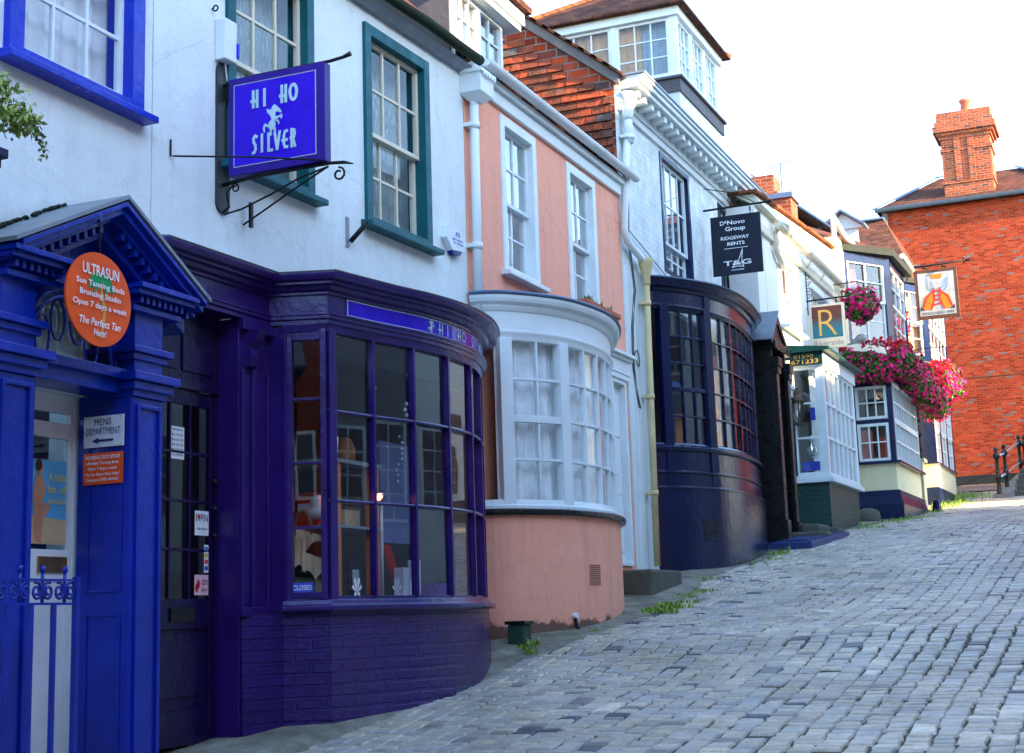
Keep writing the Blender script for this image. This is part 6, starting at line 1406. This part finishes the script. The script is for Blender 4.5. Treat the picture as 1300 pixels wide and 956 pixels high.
# ---- flowers
leafy('foliage', (.02,.07,.012), (.09,.19,.03)); leafy('foliage_light', (.10,.16,.02), (.45,.48,.06))
leafy('blossom_pink', (.50,.005,.10), (.85,.022,.20)); leafy('blossom_red', (.42,.004,.012), (.66,.012,.03))
def leaf_cloud(shape, n, size, T):
    mb = MB()
    for _ in range(n):
        c, nn = shape(); 
        a = Vector((random.gauss(0,1),random.gauss(0,1),random.gauss(0,1)-.2)).normalized(); b_ = a.cross(nn+Vector((.01,.02,.3))).normalized(); s_ = size*random.uniform(.6,1.3)
        c = Vector(c)+nn*random.uniform(-.06,.02)
        mb.face([c-a*s_, c+b_*s_*.45, c+a*s_, c-b_*s_*.45]); T.append(random.random())
    return mb
def bloom_cloud(shape, n, size, T):
    mb = MB()
    for _ in range(n):
        c, nn = shape(); nn = (nn+Vector((random.gauss(0,.35),random.gauss(0,.35),random.gauss(0,.3)))).normalized(); c = Vector(c)+nn*random.uniform(.0,.05)
        u = nn.cross(Vector((0,0,1))+Vector((.01,0,0))).normalized(); v_ = nn.cross(u); s_ = size*random.uniform(.7,1.2); ph = random.random()*6.28; tt = random.random()
        rim = [c+nn*s_*.28+(u*math.cos(ph+k*.6283)+v_*math.sin(ph+k*.6283))*(s_ if k % 2 == 0 else s_*.72) for k in range(10)]
        for k in range(0,10,2): mb.face([c, rim[k-1], rim[k], rim[k+1]]); T.append(min(1, max(0, tt+random.uniform(-.15,.15))))
    return mb
def ell(cx, cy, cz, rx, ry, rz, zmin=-1):
    def f():
        while True:
            v_ = Vector((random.gauss(0,1),random.gauss(0,1),random.gauss(0,1))).normalized()
            if v_.z > zmin: break
        k = random.uniform(.86,1.08)
        lump = 1+.16*math.sin(v_.x*5+cy*3)*math.cos(v_.z*6+cy)
        return (cx+v_.x*rx*k*lump, cy+v_.y*ry*k*lump, cz+v_.z*rz*k*lump), v_
    return f
def multi(fs):
    return lambda: random.choice(fs)()
def planting(t_, fs, nleaf, nb, bs, mat='blossom_pink', leafm='foliage', ls=.05):
    T = []; o1 = leaf_cloud(fs, nleaf, ls, T); obj('foliage', o1, leafm, t_, tint=T, calc=False)
    T = []; o2 = bloom_cloud(fs, nb, bs, T); obj('blossoms', o2, mat, t_, tint=T, calc=False)
hbk = thing('hanging_basket', 'round hanging basket of pink petunias beside the letter R sign', 'flower basket', (-4.5,26.8,5.0), 'flower displays on the inn')
planting(hbk, ell(-4.5,26.8,5.36,.33,.36,.30), 900, 330, .040)
obj('basket', MB().lathe((-4.5,26.8,5.02), [(.05,0),(.18,.06),(.25,.2)], 12), 'iron', hbk); obj('hanger', MB().tube([(-4.95,26.8,5.78),(-4.5,26.8,5.80),(-4.5,26.8,5.5)], .01, 5), 'iron', hbk)
tr1 = thing('flower_trough', 'trough of magenta petunias and red geraniums over the side of the inn bay', 'flower trough', (-4.6,27.5,4.2), 'flower displays on the inn')
fs = multi([ell(-4.9+.2*k,27.48,4.42-.10*(k%2)-.02*k,.20,.22,.26) for k in range(5)]+[ell(-4.7,27.45,4.20,.3,.2,.16),ell(-4.35,27.4,4.22,.26,.25,.18)])
planting(tr1, fs, 2000, 520, .040); obj('trough', MB().wbox(-5.0,-4.1,27.45,27.62,4.28,4.42), 'mossy', tr1)
T = []; obj('geraniums', bloom_cloud(multi([ell(-4.5,27.4,4.78,.12,.12,.07),ell(-4.25,27.5,4.76,.12,.12,.07),ell(-4.08,27.6,4.72,.12,.2,.12),ell(-5.0,27.5,4.7,.05,.05,.04)]), 160, .035, T), 'blossom_red', tr1, tint=T, calc=False)
tr2 = thing('flower_trough', 'long trough of magenta petunias cascading along the front of the inn bay', 'flower trough', (-4.0,29.8,4.2), 'flower displays on the inn')
fs = multi([ell(-4.0+.03*math.sin(k*2),27.9+.48*k,4.42-.035*k+.05*math.sin(k*1.9),.27,.42,.33-.01*k) for k in range(10)]+[ell(-3.95,30.2,4.12,.26,.9,.24),ell(-3.92,31.8,4.1,.26,.6,.3)])
planting(tr2, fs, 5200, 1500, .042); obj('trough', MB().wbox(-4.18,-3.95,27.7,32.0,4.28,4.42), 'mossy', tr2)
T = []; obj('geraniums', bloom_cloud(multi([ell(-4.05,28.4,4.75,.15,.4,.10),ell(-4.0,31.6,4.55,.25,.5,.28)]), 380, .04, T), 'blossom_red', tr2, tint=T, calc=False)
T = []; obj('yellow_foliage', leaf_cloud(multi([ell(-4.1,30.4,4.80,.15,.8,.12),ell(-4.05,31.5,4.75,.15,.5,.12)]), 500, .06, T), 'foliage_light', tr2, tint=T, calc=False)
hb2 = thing('hanging_basket', 'large round hanging basket of pink and red flowers beside the brick end wall', 'flower basket', (-4.1,34.6,4.5), 'flower displays on the inn')
fs = multi([ell(-4.10,34.6,5.02,.42,.6,.36),ell(-4.0,34.6,4.80,.34,.5,.26)]); planting(hb2, fs, 2200, 620, .046)
T = []; obj('red_blossoms', bloom_cloud(ell(-4.1,34.4,5.15,.3,.4,.24), 230, .045, T), 'blossom_red', hb2, tint=T, calc=False)
obj('basket', MB().lathe((-4.0,34.6,4.5), [(.05,0),(.2,.08),(.3,.25)], 12), 'iron', hb2); obj('hanger', MB().tube([(-4.9,34.6,5.75),(-4.0,34.6,5.75),(-4.0,34.6,5.2)], .012, 5), 'iron', hb2)
hb3 = thing('hanging_basket', 'small pink flower basket half hidden beside the upper inn bay', 'flower basket', (-4.4,33.2,5.6), 'flower displays on the inn')
planting(hb3, ell(-4.75,33.0,6.05,.22,.3,.32), 300, 170, .05); obj('hanger', MB().tube([(-4.95,33,6.5),(-4.7,33,6.5),(-4.7,33,6.2)], .01, 5), 'iron', hb3)
# ================================================================== G: brick end house
G_ = thing('brick_house', 'tall blank red brick wall of a house with grey gutter and large chimney', 'house', (0,46,3.4))
GF = WallY(46.0)
obj('wall', MB().wbox(-6.85,9.0,46.0,54.0,2.0,12.02), 'red_brick', G_)
obj('plinth', MB().wbox(-6.2,9.05,45.93,46.0,3.0,3.72), 'black_paint', G_)
obj('string_course', MB().wbox(-5.2,9.0,45.985,46.0,6.62,6.65), plain('dark_joint', (.16,.05,.03), .9), G_)
q = MB(); e = .25; q.face([(-7.0,45.7,12.05),(9.1,45.7,12.05),(3.0,49.2,13.75),(-5.35,49.2,13.75)]); q.face([(-7.0,45.7,12.05),(-5.35,49.2,13.75),(-7.0,54,12.05)]); q.face([(-5.35,49.2,13.75),(3,49.2,13.75),(9,54,12.05),(-7,54,12.05)]); obj('roof', q, 'roof_tiles', G_)
for a_, b_ in (((-7.0,45.7,12.06),(-5.35,49.2,13.77)),((-2.9,49.1,13.75),(-1.6,46.8,12.6))): q = MB(); lead_strip(a_, b_, .22, .05); obj('lead_hip', q, 'lead_sky_tint', G_)
q = MB(); q.tube([(-7.0,45.72,12.04),(9,45.72,12.06)], .07, 8); obj('gutter', q, 'gutter_grey', G_)
q = MB(); q.tube([(-6.72,45.86,11.95),(-6.72,45.9,3.5)], .07, 8); obj('downpipe', q, 'gutter_grey', G_)
q = MB(); x0, x1, y0, y1 = -4.93, -3.47, 46.3, 47.4
q.wbox(x0,x1,y0,y1,11.9,14.15)
for z_ in (12.72,13.75): q.wbox(x0-.04,x1+.04,y0-.04,y1+.04,z_,z_+.09)
for a in (-4.45,-4.05): q.wbox(a-.09,a+.09,y0-.06,y0,12.8,14.15)
for k, (e1, z0, z1) in enumerate(((.05,14.15,14.25),(.12,14.25,14.35),(.20,14.35,14.55),(.14,14.55,14.7),(.08,14.7,15.0))): q.wbox(x0-e1,x1+e1,y0-e1,y1+e1,z0,z1)
chn = obj('chimney', q, 'chimney_brick', G_); obj('chimney_pot', MB().lathe((-4.15,46.8,15.0), [(.16,0),(.17,.05),(.14,.4),(.18,.42),(.18,.5)], 14), 'terracotta', chn)
a2 = thing('aerial', 'small television aerial beside the big brick chimney', 'aerial', (-5.1,47,13)); q = MB(); q.tube([(-4.9,47,13.2),(-5.3,47,13.2)], .012, 5)
for k in range(5): q.tube([(-5.0-.07*k,46.9,13.2),(-5.0-.07*k,47.1,13.2)], .008, 4)
obj('rod', q, 'iron', a2)
# brick forecourt path, ramp, steps and rail
q = MB(); 
for a, b_ in ((41.5,43.0),(43.0,44.5),(44.5,46.0)): q.face([(-6,a,gz(a)+.03),(4,a,gz(a)+.03),(4,b_,gz(b_)+.03),(-6,b_,gz(b_)+.03)])
bricks('paving_brick', [(0,(.22,.12,.08)),(.5,(.32,.18,.12)),(1,(.26,.18,.14))], (.14,.12,.09), .22, .1, .012, .9, .6); struct('brick_path', q, 'paving_brick')
q = MB(); q.hexa([(-3.45,36.9,2.2),(-3.05,36.9,2.2),(-2.75,41.5,2.6),(-3.1,41.5,2.6),(-3.45,36.9,2.50),(-3.05,36.9,2.52),(-2.75,41.5,3.42),(-3.1,41.5,3.40)]); struct('kerb_ramp', q, 'concrete')
q = MB()
for k in range(5): q.wbox(-3.05+.02*k, 4.0, 37.6+.42*k, 41.6, 2.2, 2.62+.165*k)
st_ = tag(obj('stone_steps', q, 'stone', None, base=(-1,38,2.4), bevel=.015), 'dark stone steps rising behind the black railing at the right edge', 'steps')
rl = thing('handrail', 'black iron handrail posts with pale metal rails beside the steps', 'railing', (-3.3,38.5,2.5))
RPos = [(-3.32,37.0,2.50),(-3.24,38.3,2.72),(-3.14,39.7,3.0),(-3.02,40.9,3.22)]
RPos = [(-3.30,37.0,2.50),(-3.22,38.2,2.68),(-3.0,40.0,3.06),(-2.86,39.9,3.04)]
for (x_, y_, z_) in RPos:
    obj('post', MB().lathe((x_,y_,z_-.05), [(.085,0),(.085,.06),(.055,.10),(.045,.40),(.07,.43),(.07,.52),(.045,.56),(.04,.88),(.075,.91),(.085,.98),(.06,1.04),(.03,1.06),(.055,1.10),(.05,1.16),(.01,1.19)], 12), 'black_paint', rl)
q = MB()
for h in (.95,.45): q.tube([(RPos[0][0],RPos[0][1],RPos[0][2]+h-.05),(RPos[1][0],RPos[1][1],RPos[1][2]+h-.05),(RPos[2][0],RPos[2][1],RPos[2][2]+h-.02)], .028, 8); q.tube([(RPos[2][0],RPos[2][1],RPos[2][2]+h-.02),(-2.2,46,RPos[2][2]+h+.5)], .028, 8)
obj('rail', q, 'steel_rail', rl)
# cellar hatch
ht = thing('cellar_hatch', 'low dark blue cellar hatch cover lying on the setts by the house steps', 'hatch', (-4.6,21.3,1.0))
zz = gz(21.5); q = MB(); q.hexa([(-4.95,20.6,gz(20.6)-.02),(-4.35,20.6,gz(20.6)-.02),(-4.2,22.6,gz(22.6)-.02),(-4.85,22.6,gz(22.6)-.02),(-4.95,20.6,gz(20.6)+.10),(-4.35,20.6,gz(20.6)+.10),(-4.2,22.6,gz(22.6)+.06),(-4.85,22.6,gz(22.6)+.06)]); obj('lid', q, plain('hatch_blue', (.03,.05,.16), .35, 0, .3), ht, bevel=.01)
q = MB(); q.hexa([(-4.85,20.8,gz(20.8)+.10),(-4.45,20.8,gz(20.8)+.10),(-4.32,22.4,gz(22.4)+.067),(-4.75,22.4,gz(22.4)+.067),(-4.85,20.8,gz(20.8)+.114),(-4.45,20.8,gz(20.8)+.114),(-4.32,22.4,gz(22.4)+.08),(-4.75,22.4,gz(22.4)+.08)]); obj('panel', q, 'hatch_blue', ht)
q = MB()
q.wbox(-5.1,-4.55,22.2,23.0,gz(22.5)-.1,gz(22.5)+.20); q.wbox(-5.1,-4.35,21.7,22.3,gz(22.0)-.1,gz(22.0)+.12); q.wbox(-5.05,-4.42,22.95,23.5,gz(23.2)-.2,gz(23.2)+.09)
tag(obj('entrance_steps', q, 'stone', None, base=(-4.8,22.4,1.0), bevel=.04), 'worn uneven stone steps between the black portico and the green brick bay', 'steps')
# weeds along the foot of the walls
q = MB(); T = []
for (x_, y_, n_, h_, s_) in ((-4.98,11.86,150,.12,.08),(-5.02,11.95,90,.15,.07),(-4.60,12.7,30,.05,.08),(-4.52,14.15,260,.07,.14),(-4.48,14.55,260,.07,.16),(-4.50,14.35,260,.08,.14),(-4.55,15.25,100,.05,.12),(-4.52,15.6,90,.05,.12),(-4.75,17.0,60,.05,.15),(-4.65,18.4,60,.05,.2),(-4.62,19.2,60,.05,.2),(-4.68,20.0,90,.09,.12),(-4.78,20.7,80,.10,.10),(-4.6,22.0,160,.14,.12),(-4.3,24.2,120,.10,.25),(-4.3,25.4,160,.10,.3),(-4.15,26.6,240,.10,.35),(-4.05,27.8,220,.10,.35),(-4.0,30.2,160,.12,.3),(-4.15,34.3,200,.16,.4),(-4.2,35.8,200,.2,.4),(-4.2,38.0,260,.3,.5),(-4.1,33.0,120,.15,.3),(-3.2,15.3,70,.035,.15),(-3.0,12.6,60,.035,.15)):
    for _ in range(6): 
        cx, cy = x_+random.uniform(-s_,s_), y_+random.uniform(-s_,s_)*1.6; tuft(q, T, (cx, cy, gz(cy)+(.0 if x_ < -4.4 else -.02)), n_//8, h_*.6, s_*.8)
w_ = obj('wall_foot_weeds', q, 'weeds', None, base=(-4.5,18,0), tint=T, calc=False); w_['kind'] = 'stuff'
# trailing plant at top left
pp = thing('potted_plant', 'bushy green trailing plant in a dark pot above the far left shopfront', 'plant', (-5.28,5.45,2.41))
obj('pot', MB().lathe((-5.3,5.5,2.41), [(.06,0),(.08,.04),(.10,.14),(.11,.16)], 12), 'dark_blue_paint', pp)
leafy('ivy', (.10,.17,.03), (.34,.42,.10)); T = []
fs = multi([ell(-5.22,5.66,2.68,.15,.15,.13),ell(-5.15,5.78,2.60,.12,.12,.10),ell(-5.25,5.62,2.76,.13,.15,.09)]); o1 = leaf_cloud(fs, 900, .022, T)
for k in range(16):
    a = random.uniform(-.2,.9); c0 = Vector((-5.17,5.82,2.62))
    for j in range(9):
        c = c0+Vector((.01*j*random.uniform(.2,1), .020*j*math.cos(a)*.8, .022*j*math.sin(a)-.003*j*j)); d_ = Vector((random.gauss(0,1),random.gauss(0,1),random.gauss(0,1))).normalized()*.016; e_ = d_.cross(Vector((.3,.5,.2))).normalized()*.011
        o1.face([c-d_,c+e_,c+d_,c-e_]); T.append(random.random())
obj('leaves', o1, 'ivy', pp, tint=T, calc=False)
# ================================================================== the houses across the street (seen only in reflections; they cast the evening shade)
def opposite(y0, y1, zt, mat, lab, dx=0):
    X = 4.4+dx; t_ = thing('house', lab, 'house', (X, (y0+y1)/2, gz(y0)))
    q = MB(); q.wbox(X, X+6, y0+.01, y1-.01, gz(y0)-1, zt); obj('wall', q, mat, t_)
    q = MB(); q.hexa([(X-.2,y0,zt+.01),(X+6.2,y0,zt+.01),(X+6.2,y1,zt+.01),(X-.2,y1,zt+.01),(X+2.9,y0,zt+.35),(X+3.1,y0,zt+.35),(X+3.1,y1,zt+.35),(X+2.9,y1,zt+.35)]); obj('roof', q, 'roof_tiles', t_)
    g0 = (gz(y0)+gz(y1))/2; y_ = y0+.8
    while y_ < y1-1.3:
        for z_ in (g0+1.0, g0+3.8):
            if z_+1.6 < zt:
                w_ = MB(); w_.wbox(X-.04,X-.01,y_,y_+1.0,z_,z_+1.5); o_ = obj('window', w_, 'white_paint', t_)
                p_ = MB()
                for a in range(3):
                    for c in range(4): p_.wbox(X-.05,X-.042,y_+.06+.30*a,y_+.32+.30*a,z_+.06+.355*c,z_+.38+.355*c)
                obj('pane', p_, 'slate_grey', o_)
        y_ += 2.0
for a in ((-34,-14,8.5,'red_brick','bright red brick house across the street at the foot of the hill'),(-14,-4,7.4,'chimney_brick','dark brick house across the street, behind the camera'),(-4,4,8.0,'chimney_brick','brown brick house across the street opposite the camera'),(4,11,8.9,'chimney_brick','red brick house across the street facing the purple shop'),(11,15.2,9.4,'grey_render','grey house across the street facing the pink cottage'),(15.2,20.1,13.4,'grey_render','tall narrow grey house across the street facing the navy shop'),(20.1,22.6,6.6,'white_render','low white house across the street facing the sunlit house'),(22.6,29.5,9.3,'grey_render','grey house across the street facing the inn'),(34,43,8.0,'white_render','small white house across the street, highest on the hill')): opposite(*a)
cr_ = thing('house', 'wide house closing the lower end of the street, brick above white', 'house', (-4,-20,-3)); q = MB(); q.wbox(-14,4,-26,-20,1.6,9.0); obj('wall', q, 'red_brick', cr_)
obj('ground_floor', MB().wbox(-14,4,-26,-19.95,-4,1.6), 'white_render', cr_); obj('shop_beam', MB().wbox(-14,4,-19.95,-19.7,1.2,1.7), 'black_paint', cr_)
for x_ in (-9,-6.4,-3.8,-1.2): w_ = obj('window', MB().wbox(x_,x_+1.1,-20,-19.96,3.2,5.0), 'white_paint', cr_); obj('pane', MB().wbox(x_+.08,x_+.5,-19.96,-19.95,3.3,4.9).wbox(x_+.6,x_+1.02,-19.96,-19.95,3.3,4.9), 'slate_grey', w_)
for x_ in (-8,-5.2,-2.4): w_ = obj('window', MB().wbox(x_,x_+1.5,-19.95,-19.9,-1.4,.8), 'black_paint', cr_)
